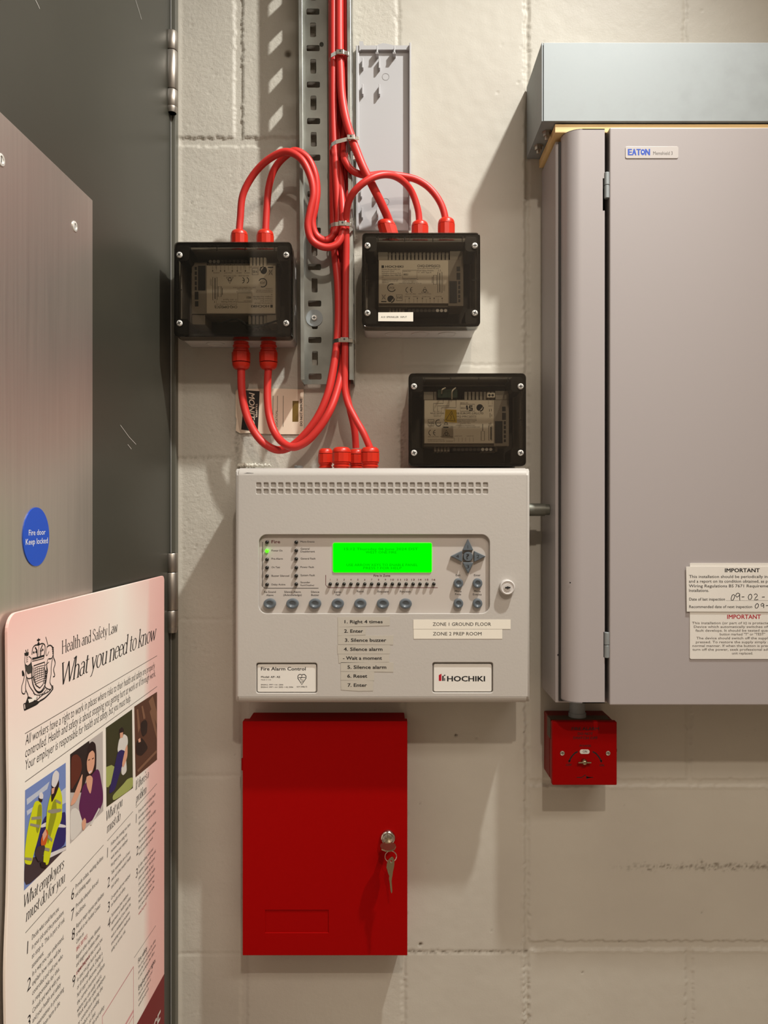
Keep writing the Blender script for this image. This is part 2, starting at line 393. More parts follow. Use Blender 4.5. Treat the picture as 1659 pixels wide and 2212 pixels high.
        me.polygons.foreach_set('material_index', s.m); me.polygons.foreach_set('use_smooth', s.sm)
        bm = bmesh.new(); bm.from_mesh(me); bmesh.ops.remove_doubles(bm, verts=bm.verts, dist=2e-6)
        if kw.get('fixn', True): bmesh.ops.recalc_face_normals(bm, faces=bm.faces)
        bm.to_mesh(me); bm.free()
        flags = [p.use_smooth for p in me.polygons]
        me.set_sharp_from_angle(angle=math.radians(38)); me.polygons.foreach_set('use_smooth', flags); me.update()
        o = bpy.data.objects.new(name, me); COL.objects.link(o)
        ORG[o.name] = tuple(org)
        if parent is not None: o.parent = parent
        else: o.location = org
        for k in ('label', 'category', 'group', 'kind'):
            if k in kw: o[k] = kw[k]
        return o
ORG = {}
def thing(name, label, cat, x, d, z, group=None, kind=None):
    o = bpy.data.objects.new(name, None); COL.objects.link(o); o.location = (x, -d, z + CAMZ); o.empty_display_size = .02
    ORG[o.name] = tuple(o.location)
    if kind: o['kind'] = kind
    if label: o['label'] = label
    if cat: o['category'] = cat
    if group: o['group'] = group
    return o
def copy_part(o, parent, off):
    c = o.copy(); COL.objects.link(c); c.parent = parent; c.location = Vector(o.location) + Vector(off); return c
# ------------------------------------------------------------------ the block wall, a displaced sheet
def fft_noise(n, m, cell, lo, hi, seed):
    """band-limited noise; lo..hi = feature size range in metres"""
    r = np.random.RandomState(seed).randn(n, m); f = np.fft.rfft2(r)
    fy = np.fft.fftfreq(n, cell)[:, None]; fx = np.fft.rfftfreq(m, cell)[None, :]
    k = np.sqrt(fx ** 2 + fy ** 2); w = np.exp(-(k * lo) ** 2) * (1 - np.exp(-(k * hi) ** 2))
    g = np.fft.irfft2(f * w, s=(n, m)); return g / g.std()

def build_wall():
    X0, X1, Z0, Z1, CELL = -0.36, 0.60, -0.78, 0.76, 0.0021
    nx = int((X1 - X0) / CELL); nz = int((Z1 - Z0) / CELL)
    xs = np.linspace(X0, X1, nx); zs = np.linspace(Z0, Z1, nz); X, Z = np.meshgrid(xs, zs)
    px = 829.5 + X / D * F; py = 1106 - Z / D * F           # where each point of the sheet lies in the frame
    wob = fft_noise(nz, nx, CELL, .006, .08, 3) * 1.0; wob2 = fft_noise(nz, nx, CELL, .006, .08, 4) * 1.0
    H = np.zeros_like(X); dirt = np.zeros_like(X)
    def ss(a, b, v): t = np.clip((v - a) / (b - a), 0, 1); return t * t * (3 - 2 * t)
    def gv(x, y0, y1, hw, dep, edge=2.5):                      # vertical joint
        dd = np.abs(px + wob * 1.2 - x); g = 1 - ss(hw - edge / 2, hw + edge / 2, dd)
        g = g * ss(y0 - 5, y0 + 5, py) * (1 - ss(y1 - 5, y1 + 5, py)); np.minimum(H, -dep * g, out=H); return g
    def gh(y, x0, x1, hw, dep, edge=2.5):
        dd = np.abs(py + wob2 * 1.2 - y); g = 1 - ss(hw - edge / 2, hw + edge / 2, dd)
        g = g * ss(x0 - 5, x0 + 5, px) * (1 - ss(x1 - 5, x1 + 5, px)); np.minimum(H, -dep * g, out=H); return g
    gv(515, -200, 300, 9, .0026); gh(306, 385, 660, 10, .0024); gv(520, 300, 640, 3, .0004)
    gv(860, -200, 110, 4, .0012); gv(866, 735, 1010, 3.5, .0011); gv(872, 1500, 2238, 4, .0014)
    gv(1138, -200, 2238, 4.5, .0022); gv(1480, -200, 110, 4, .0012); gv(1488, 1500, 1690, 6, .0016); gv(1489, 2045, 2238, 8, .0018)
    gv(527, 1500, 2238, 8, .0011); gv(508, 925, 1010, 4, .0010)
    gh(788, 866, 1138, 2.5, .0008); gh(990, 380, 512, 4, .0008); gh(1338, 380, 520, 4, .0006); gh(1676, 380, 522, 4, .0007)
    gh(1690, 1142, 1800, 7, .0016); gh(2042, 1142, 1800, 9, .0022); gh(2056, 872, 1138, 3, .0008); gh(2060, 380, 520, 3, .0006)
    # raised paint line beside the movement joint, ragged
    rag = fft_noise(nz, nx, CELL, .004, .03, 9)
    H += .0011 * np.exp(-((px - 1131 + 1.5 * wob) / 3.2) ** 2) * (py > 430) * np.clip(.7 + .4 * rag, 0, 2)
    H += .0010 * np.exp(-((py - 1700 + wob2) / 3) ** 2) * (px > 1142) + .0008 * np.exp(-((py - 2054 + wob2) / 3) ** 2) * (px > 1142)
    # block texture: rough open face at the left, smoother filled paint elsewhere
    rough = np.clip(1 - ss(862, 872, px) * .75, 0, 1) * (1 - .55 * ss(1400, 1560, py))
    rough = np.where((px > 868) & (px < 1138), .10, rough)
    strip = 1 - ss(386, 394, px)
    joint = np.clip(-H / .0012, 0, 1)
    mid = fft_noise(nz, nx, CELL, .0022, .010, 11); big = fft_noise(nz, nx, CELL, .02, .2, 12); pit = fft_noise(nz, nx, CELL, .0022, .006, 13)
    H += (rough * (1 - strip) * (1 - .6 * joint)) * (.00014 * mid - .0011 * np.clip(pit - 1.75, 0, 1.6)) + .00006 * big * (1 - strip)
    sp = fft_noise(nz, nx, CELL, .003, .008, 14); chip = np.clip(sp - 3.1, 0, 1)
    H += np.where(px > 868, -.0016 * chip, 0)
    H += strip * .0012
    # dirt that sits in joints and on the old drip line
    dn = fft_noise(nz, nx, CELL, .003, .03, 21); dl = fft_noise(nz, nx, CELL, .02, .2, 22)
    dirt += .75 * np.exp(-((py - 1872 - 3 * wob2) / 5.5) ** 2) * ss(1300, 1420, px) * np.clip(.35 + .5 * dn + .3 * ss(1440, 1640, px), 0, 1)
    dirt += .8 * np.exp(-((py - 2056) / 3.5) ** 2) * (px > 872) * (px < 1140) * np.clip(.35 + .6 * dn, 0, 1)
    dirt += .55 * np.exp(-((px - 868) / 9.0) ** 2) * np.exp(-((py - 950) / 60.0) ** 2) * np.clip(.3 + .5 * dn, 0, 1)
    dirt += .4 * np.exp(-((px - 512) / 9.0) ** 2) * np.exp(-((py - 965) / 45.0) ** 2) * np.clip(.3 + .6 * dn, 0, 1)
    dirt += .45 * np.exp(-((px - 515) / 14.0) ** 2) * np.exp(-((py - 1300) / 120.0) ** 2) * np.clip(-.1 + .5 * dn, 0, 1)
    dirt += .35 * np.exp(-((py - 990) / 5.0) ** 2) * (px < 512) * np.clip(.2 + .5 * dn, 0, 1)
    dirt += .5 * np.clip(sp - 3.3, 0, 1) * (py > 1500)
    for cx, cy, r in ((622, 116, 7), (925, 590, 3), (640, 560, 2), (908, 2040, 3), (985, 1588, 3)):
        q = np.exp(-(((px - cx) ** 2 + (py - cy) ** 2) / r ** 2) ** 2); H -= .003 * q; dirt += q
    dirt = np.clip(dirt, 0, 1)
    V = np.stack([X, -np.minimum(H, .0035), Z + CAMZ], -1).reshape(-1, 3)
    idx = np.arange(nx * nz).reshape(nz, nx)
    Fq = np.stack([idx[:-1, :-1], idx[:-1, 1:], idx[1:, 1:], idx[1:, :-1]], -1).reshape(-1, 4)
    # plain continuation of the wall out of sight
    ex = [(-1.2, X0), (X0, X1), (X1, 1.6)]; ez = [(-CAMZ, Z0), (Z0, Z1), (Z1, 3.25 - CAMZ)]
    EV = []; EF = []
    for i, (a, b) in enumerate(ex):
        for j, (c, e) in enumerate(ez):
            if i == 1 and j == 1: continue
            o = len(V) + len(EV); EV += [(a, 0, c + CAMZ), (b, 0, c + CAMZ), (b, 0, e + CAMZ), (a, 0, e + CAMZ)]; EF.append((o, o + 1, o + 2, o + 3))
    o = len(V) + len(EV)
    EV += [(-1.2, .15, 0), (1.6, .15, 0), (1.6, .15, 3.25), (-1.2, .15, 3.25)]; EF.append((o + 3, o + 2, o + 1, o))
    V = np.concatenate([V, np.array(EV)]); me = bpy.data.meshes.new('wall_front')
    me.vertices.add(len(V)); me.vertices.foreach_set('co', V.ravel())
    nf = len(Fq) + len(EF); loops = np.concatenate([Fq.ravel(), np.array(EF).ravel()]).astype(np.int32)
    me.loops.add(len(loops)); me.loops.foreach_set('vertex_index', loops)
    me.polygons.add(nf); me.polygons.foreach_set('loop_start', np.arange(0, nf * 4, 4, dtype=np.int32))
    me.polygons.foreach_set('use_smooth', np.ones(nf, bool)); me.update(calc_edges=True); me.validate()
    at = me.attributes.new('dirt', 'FLOAT', 'POINT'); at.data.foreach_set('value', np.concatenate([dirt.ravel(), np.zeros(len(EV))]).astype(np.float32))
    at = me.attributes.new('rough', 'FLOAT', 'POINT'); at.data.foreach_set('value', np.concatenate([np.clip(.12 + .55 * rough * (1 - strip), 0, 1).ravel(), np.full(len(EV), .2)]).astype(np.float32))
    me.materials.append(M_WALL)
    ob = bpy.data.objects.new('wall_front', me); COL.objects.link(ob); ob['kind'] = 'structure'; ob['label'] = 'cream painted concrete block wall'
build_wall()

# ------------------------------------------------------------------ room shell
DEEP = 2.7
MB().box(-1.2, 1.75, -.15, DEEP, -CAMZ - .1, -CAMZ, M_FLOOR).build('floor', kind='structure')
MB().box(-1.2, 1.75, -.15, DEEP, 3.25 - CAMZ, 3.35 - CAMZ, M_CEIL).build('ceiling', kind='structure')
MB().box(-1.2, 1.75, DEEP, DEEP + .1, -CAMZ, 3.25 - CAMZ, M_CEIL).build('wall_back', kind='structure')
MB().box(1.6, 1.75, 0, DEEP, -CAMZ, 3.25 - CAMZ, M_CEIL).build('wall_right', kind='structure')

# the left side wall with its door stands 2.5 degrees off square: local x runs away from the corner along the wall, local depth out of it
A_ = math.radians(2.5); XC = -.2963; UC, US = math.cos(A_), math.sin(A_)
# local (x = -u ... towards the corner is +x, y = -w, z) -> world
T_DOOR = Matrix(((US, -UC, 0, XC), (UC, US, 0, 0), (0, 0, 1, CAMZ), (0, 0, 0, 1)))
def DX(px, py, w):
    """local (x, z) on the plane w out of the door for a place seen in the photograph"""
    r = (px - 829.5) / F; u = (r * (D - w * US) - XC - w * UC) / (r * UC - US)
    Z = D - (u * UC + w * US); return (-u, (1106.0 - py) / F * Z)
def DB(): return MB(T_DOOR)
TOPD = .92; UL = .98
wl = DB().box(-UL - 1.9, -UL, -.2, .012, -CAMZ, 3.2 - CAMZ, M_CEIL).box(-UL, .0, -.2, .012, TOPD + .05, 3.2 - CAMZ, M_CEIL)
wl.build('wall_left', kind='structure')
fr = DB()
fr.box(-.012, .004, -.12, .0062, -CAMZ + .001, TOPD + .04, M_FRAME, .0012).box(-UL + .001, -UL + .03, -.12, .0062, -CAMZ + .001, TOPD + .04, M_FRAME, .0012)
fr.box(-UL + .03, -.012, -.12, .0062, TOPD, TOPD + .04, M_FRAME, .0012)
fr.build('trim_1', kind='structure', label='grey green painted steel door frame')

door = thing('door_1', 'grey green painted steel fire door with steel kick plate', None, XC - .01, .45, -CAMZ + .001, kind='structure')
DB().box(-UL + .034, -.0150, -.05, 0, -CAMZ + .008, TOPD - .003, M_DOOR, .002).build('leaf', door)
DB().box(-.0166, -.0150, -.02, .0003, -CAMZ + .008, TOPD - .003, M_DARK).build('gap_shade', door)  # dark strip paints the shade in the gap beside the frame
DB().box(-.0149, -.0141, -.01, .0007, -CAMZ + .008, TOPD - .003, M_BRIGHT).build('edge_highlight', door, label='painted highlight on the leaf edge')  # added bright strip stands in for light caught on the leaf edge
z_top = .328
kp = DB().box(-UL + .08, -.2757, 0, .0016, -CAMZ + .02, z_top, M_STEEL, .0004).build('kick_plate', door, label='brushed steel kick plate')
for sx, sy in ((162, 489), (3, 345)):
    x, z = DX(sx, sy, .002)
    b = DB(); b.lathe((x, .0016, z), (0, 1, 0), [(.0052, 0), (.005, .0008), (.0032, .0012), (.003, .0004), (0, .0004)], M_BRIGHT, 18)
    b.box(x - .0003, x + .0003, .0016, .0022, z - .0028, z + .0028, M_DARK); b.build('screw', kp)
for (ya, yb, m) in ((70, 245, M_HINGE), (1195, 1366, M_HINGE)):
    xw = -.0200; w0 = .0034; Zh = D - .0200
    za, zb = (1106 - ya) / F * Zh, (1106 - yb) / F * Zh; h = zb - za; r = .0082
    b = DB()
    for f0, f1 in ((0, .235), (.243, .715), (.723, .93)):
        b.lathe((xw, w0, za + h * f0), (0, 0, -1), [(r * .93, 0), (r, .0008), (r, -h * (f1 - f0) - .0008), (r * .93, -h * (f1 - f0))], m, 22)
    b.lathe((xw, w0, za + h * .93), (0, 0, -1), [(r * .95, 0), (r * .95, -h * .03), (r * .8, -h * .07), (0, -h * .07)], m, 18)
    b.lathe((xw, w0, za), (0, 0, -1), [(.006, 0), (.006, -h)], M_DARK, 12)
    b.box(xw - .003, xw + .003, -.001, .002, zb, za, m)
    b.build('hinge', door, label='satin steel hinge')

for pts in ([(260, 918), (279, 944), (294, 960)], [(276, 960), (284, 970)], [(77, 0), (83, 12), (86, 19)], [(293, 0), (300, 22), (306, 42)]):
    b = DB(); b.ribbon([DX(x, y, .0003) for x, y in pts], .0006, .0003, M_BRIGHT); b.build('scratch', door)
# ------------------------------------------------------------------ perforated cable tray on the wall
tray = thing('cable_tray', 'galvanised perforated steel cable tray carrying the red cables up the wall', 'cable tray', -.078, .0, .178)
TL, TR, TF = -.1150, -.0435, .0475        # left and right outer faces, front edge
PIT = .0508; Z0T, Z1T = .178, 1.12
def tx(z): return -.0060 * (.62 - z)      # the tray hangs slightly out of plumb
def lean(b):
    b.v = [(x - .0060 * (z - .62) * 1.0, d, z) for x, d, z in b.v]; return b
def slot_x(z): return -.0985
base = MB(); holes = []
zc = .6459 - PIT * 9
while zc < Z1T - .02:
    if zc > Z0T + .008: holes.append(rrect(slot_x(0) - .0091, slot_x(0) + .0091, zc - .0042, zc + .0042, .0018, 3))
    if zc + PIT / 2 > Z0T + .02: holes.append(rrect(slot_x(0) - .0041, slot_x(0) + .0041, zc + PIT / 2 - .0101, zc + PIT / 2 + .0101, .0018, 3))
    zc += PIT
holes.append(oval(-.0868, .651, .003, .0035, 12))
base.plate([(TL + .001, Z0T), (TR - .001, Z0T), (TR - .001, Z1T), (TL + .001, Z1T)], holes, .0130, .0142, M_TRAY)
lean(base).build('tray_base', tray)
def flange(x0, x1, lipx, name):
    b = MB(); hs = []; z = .6459 - PIT * 9 + .004
    while z < Z1T - .02:
        if z > Z0T + .02: hs.append(rrect(.0232, .0380, z - .0085, z + .0085, .002, 3))   # in (depth, z)
        z += PIT
    p = MB().plate([(.0008, Z0T), (TF, Z0T), (TF, Z1T), (.0008, Z1T)], hs, 0, x1 - x0, M_TRAY)
    b.v = [(x0 + d, x, z) for x, d, z in p.v]; b.f = p.f; b.m = p.m; b.sm = p.sm; b.mats = p.mats
    a, c = sorted((x0, lipx)) if lipx < x0 else (x0, lipx)
    b.box(a, c, TF - .0004, TF + .0012, Z0T, Z1T, M_TRAY, .0005)
    lean(b).build(name, tray)
flange(TL, TL + .0012, TL + .0052, 'side_flange')
flange(TR - .0012, TR, TR - .0062, 'side_flange')
w = MB(); cx, cz = XX(679, .015) , ZZ(687, .015)
w.lathe((cx, .0142, cz), (0, 1, 0), [(.0118, 0), (.0118, .0013), (.0035, .0013)], M_GALV, 32)
wo = w.build('washer', tray)
w = MB(); w.lathe((cx, .0155, cz), (0, 1, 0), [(.0042, 0), (.0042, .0012), (.0032, .0026), (0, .0028)], M_BRIGHT, 20)
w.box(cx - .0021, cx + .0021, .0179, .01845, cz - .0005, cz + .0005, M_DARK).box(cx - .0005, cx + .0005, .0179, .01845, cz - .0021, cz + .0021, M_DARK)
w.build('screw', wo)

# ------------------------------------------------------------------ red fire cables
def cable(label, pts, r=.0048, m=None):
    P = spline([PX(*p) for p in pts], 9)
    b = MB().tube(P, r, m or M_RED, 14)
    return b.build('cable', label=label, category='cable', group='red fire alarm cables')
cable('red cable arching to the left top gland of the upper left box, ending outermost',
      [(517, 512, .038), (517, 498, .038), (519, 472, .038), (525, 420, .041), (550, 374, .048), (585, 341, .058), (620, 328, .065), (650, 343, .067), (671, 383, .067),
       (677, 420, .067), (670, 455, .067), (665, 490, .066), (675, 520, .064), (702, 534, .062), (727, 528, .060), (739, 506, .058), (741, 470, .056), (738, 420, .048), (734, 350, .037),
       (733, 280, .0265), (734, 100, .0265), (734, -560, .0265)])
cable('red cable arching to the right top gland of the upper left box',
      [(574, 512, .038), (574, 498, .038), (576, 454, .038), (581, 402, .04), (592, 367, .044), (612, 341, .050), (637, 326, .0550), (663, 340, .0550), (680, 374, .0545),
       (685, 412, .0535), (681, 447, .0535), (675, 482, .0525), (684, 509, .051), (703, 519, .050), (720, 508, .049), (730, 480, .048), (729, 430, .047), (726, 370, .046), (722, 300, .0445),
       (720, 220, .0435), (720, 100, .0435), (720, -560, .0435)])
cable('red cable looping down to the left bottom gland of the upper left box',
      [(718, -560, .0335), (718, 110, .0335), (719, 300, .0335), (720, 450, .0335), (723, 541, .034), (730, 612, .036), (731, 688, .038), (727, 751, .041), (719, 802, .045), (707, 855, .049),
       (687, 900, .050), (659, 938, .048), (628, 965, .044), (600, 972, .041), (575, 961, .039), (555, 941, .038), (537, 908, .037), (527, 875, .036), (522, 840, .036), (521, 794, .036)], .0054)
cable('red cable looping down to the right bottom gland of the upper left box',
      [(722, -560, .0195), (723, 300, .0195), (732, 480, .0205), (739, 600, .0265), (743, 738, .031), (739, 797, .041), (728, 845, .053), (712, 888, .064), (687, 928, .066), (659, 956, .065),
       (633, 966, .063), (611, 956, .056), (593, 933, .047), (582, 900, .041), (578, 865, .038), (578, 827, .036), (580, 794, .036)], .0052)
cable('red cable crossing behind another to the left gland of the upper right box',
      [(735, -560, .046), (734, 105, .046), (736, 157, .047), (739, 210, .049), (746, 252, .052), (757, 290, .057), (770, 325, .062), (784, 360, .065), (805, 402, .062), (826, 444, .052), (839, 474, .043), (844, 490, .04)], .0056)
cable('red cable arching from the upper right box middle gland down into the alarm panel',
      [(907, 502, .036), (906, 484, .036), (903, 454, .037), (889, 414, .042), (871, 392, .052), (847, 379, .064), (819, 379, .074), (791, 391, .080), (766, 413, .078), (753, 437, .070), (748, 472, .059), (748, 530, .053),
       (747, 600, .049), (746, 700, .047), (745, 790, .048), (745, 840, .049), (752, 872, .052), (768, 905, .057), (785, 935, .061), (797, 962, .062), (800, 970, .062)], .0046)
cable('red cable arching over the plastic cover to the right gland of the upper right box',
      [(748, -560, .0255), (748, 110, .0255), (747, 250, .031), (742, 318, .041), (746, 348, .0545), (762, 369, .0555), (791, 379, .0520), (829, 376, .047), (871, 381, .040), (899, 388, .037), (925, 404, .036), (948, 432, .036),
       (960, 462, .036), (964, 502, .036)], .0047)
cable('red cable dropping straight to the rear gland on top of the alarm panel',
      [(748, -560, .0365), (748, 110, .0365), (750, 300, .021), (751, 430, .021), (752, 500, .021), (752, 620, .021), (753, 740, .021), (750, 810, .027), (749, 850, .033), (757, 888, .035), (766, 930, .032), (769, 968, .03)])

def tie(y0, y1, xa, xb, dep, bx, label):
    """steel strap around the bundle, buckle at bx"""
    zl, zr = ZZ(y0, dep), ZZ(y1, dep); xl, xr = XX(xa, dep), XX(xb, dep); cx = (xl + xr) / 2; hw = (xr - xl) / 2; h = .0026
    ring = []
    for x, d in ((xl, .008), (xl, dep - .014), (xl + .003, dep - .004), (xl + .009, dep), (xr - .009, dep), (xr - .003, dep - .004), (xr, dep - .014), (xr, .008)):
        ring.append((x, d))
    t = thing('cable_tie', label, 'cable tie', cx, .008, min(zl, zr), 'steel cable ties')
    b = MB(); n = len(ring); vs = []
    for off in (0, .0006):
        for i, (x, d) in enumerate(ring):
            z = zl + (zr - zl) * (x - xl) / (xr - xl); ox = off * (1 if x > cx else -1); vs += [(x + ox, d + off, z - h), (x + ox, d + off, z + h)]
    fs = []
    for i in range(n):
        j = (i + 1) % n
        fs.append((2 * i, 2 * j, 2 * j + 1, 2 * i + 1)); o = 2 * n; fs.append((o + 2 * i, o + 2 * i + 1, o + 2 * j + 1, o + 2 * j))
        fs.append((2 * i + 1, 2 * j + 1, o + 2 * j + 1, o + 2 * i + 1)); fs.append((2 * i, o + 2 * i, o + 2 * j, 2 * j))
    b.add(vs, fs, M_TIE); b.build('strap', t)
    x = XX(bx, dep); z = zl + (zr - zl) * (x - xl) / (xr - xl)
    b = MB(); b.box(x - .0052, x + .0052, dep + .0008, dep + .0034, z - .0036, z + .0036, M_TIE, .001)
    b.lathe((x, dep + .0034, z + .0008), (0, 1, 0), [(.0013, 0), (.0013, .0004), (0, .0004)], M_DARK, 10)
    b.box(x + .005, x + .011, dep + .0008, dep + .0016, z - .0031, z + .0015, M_TIE, .0003)
    b.build('buckle', t)
tie(117, 112, 711, 757, .0530, 735, 'steel cable tie nearest the top of the cable bundle')
tie(311, 296, 712, 766, .0655, 758, 'tilted steel cable tie just above where the cables branch')
tie(484, 484, 711, 764, .0655, 740, 'steel cable tie level with the upper left box glands')
tie(735, 735, 718, 765, .0535, 744, 'lowest steel cable tie, beside the upper right box bottom')

# ------------------------------------------------------------------ loose trunking lid of pale plastic
cov = thing('trunking_lid', 'pale grey plastic trunking lid with clips behind the cables', 'trunking lid', .0, .002, .39)
cx0, cx1, cz0, cz1 = XX(769, .006), XX(888, .016), ZZ(497, .006), ZZ(94, .012)
b = MB(); b.box(cx0, cx1, .0025, .0052, cz0, cz1, M_PVC, .0006)
b.box(cx1 - .0024, cx1, .004, .0145, cz0, cz1, M_PVC, .0005)
b.box(cx0, cx0 + .0045, .004, .0085, cz0, cz1, M_PVC, .001)
b.build('lid_plate', cov)
xa, xb = cx0 + .004, cx1
b = MB(); pts = [(XX(776, .01), ZZ(110, .01)), (XX(776, .01), ZZ(89, .01)), (XX(784, .01), ZZ(89, .01)), (XX(786, .01), ZZ(98, .01)), (XX(815, .01), ZZ(98, .01)), (XX(818, .01), ZZ(96, .01)), (XX(827, .01), ZZ(93, .01)), (XX(840, .01), ZZ(95, .01)),
                 (XX(851, .01), ZZ(98, .01)), (XX(888, .01), ZZ(98, .01)), (XX(888, .01), ZZ(107, .01)), (XX(780, .01), ZZ(107, .01))]
b.prism(pts, .0035, .010, M_PVC); b.build('end_lip', cov)
for (px, py, h, w) in ((815, 110, 15, 3.5), (852, 110, 15, 3.5)):
    b = MB(); x, z = XX(px, .012), ZZ(py, .012); u = .00065
    b.box(x - w * u / 2, x + w * u / 2, .004, .016, z - h * u / 2, z + h * u / 2, M_PVC, .0004)
    b.prism([(x - 3.5 * u, z - 9 * u), (x + 3 * u, z - 9 * u), (x + 2 * u, z - 5 * u), (x - 3 * u, z - 5 * u)], .004, .0155, M_PVC); b.build('clip', cov)
for (px, py, l) in ((783, 138, 22), (819, 139, 22), (783, 195, 22), (819, 195, 22), (815, 418, 20), (782, 461, 22), (815, 461, 22), (780, 418, 18)):
    b = MB(); x, z = XX(px, .009), ZZ(py, .009); u = .00065
    b.box(x - 1.2 * u, x + 2.2 * u, .005, .0125, z - l * u / 2, z + l * u / 2, M_PVC, .0005); b.build('clip', cov)
for py in (166, 436):
    b = MB(); b.ribbon(oval(XX(833, .0053), ZZ(py, .0053), .0048, .0048, 24), .0004, .00535, M_GREYPRINT, True); b.build('mould_mark', cov)

# ------------------------------------------------------------------ junction boxes
def screw(name, x, d, z, r, parent, rot=.4, m=None):
    b = MB(); b.lathe((x, d, z), (0, 1, 0), [(r, 0), (r * .97, r * .22), (r * .7, r * .5), (0, r * .58)], m or M_BRIGHT, 18)
    for a in (rot, rot + math.pi / 2):
        c, s_ = math.cos(a) * r * .62, math.sin(a) * r * .62
        b.ribbon([(x - c, z - s_), (x + c, z + s_)], r * .26, d + r * .64, M_DARK)
    return b.build(name, parent)

def gland(parent, x, d, z, up, size=.0118, tall=.029, thread=.3, tilt=0.0):
    """cable gland: threaded shank and a ribbed dome nut; up = +1 or -1"""
    b = MB(); r = size; h = tall; ax = Vector((math.sin(tilt), 0, up * math.cos(tilt)))
    pr = [(r * .80, 0), (r * .80, h * thread * .25), (r * .9, h * thread * .3), (r * .9, h * thread * .45), (r * .8, h * thread * .5), (r * .8, h * thread * .65), (r * .9, h * thread * .7), (r * .9, h * thread * .85), (r * .8, h * thread * .9)]
    b.lathe((x, d, z), ax, pr, M_GLAND, 24)
    b.lathe(Vector((x, d, z)) + ax * (h * thread * .85), ax, [(r * .86, 0), (r, h * .03), (r, h * (.80 - thread))], M_GLAND, 12, smooth=False, phase=.5)
    b.lathe(Vector((x, d, z)) + ax * (h * (.65 + .0)), ax, [(r * .97, h * .12), (r * .95, h * .2), (r * .86, h * .29), (r * .66, h * .35), (r * .48, h * .35)], M_GLAND, 24)
    return b.build('cable_gland', parent)

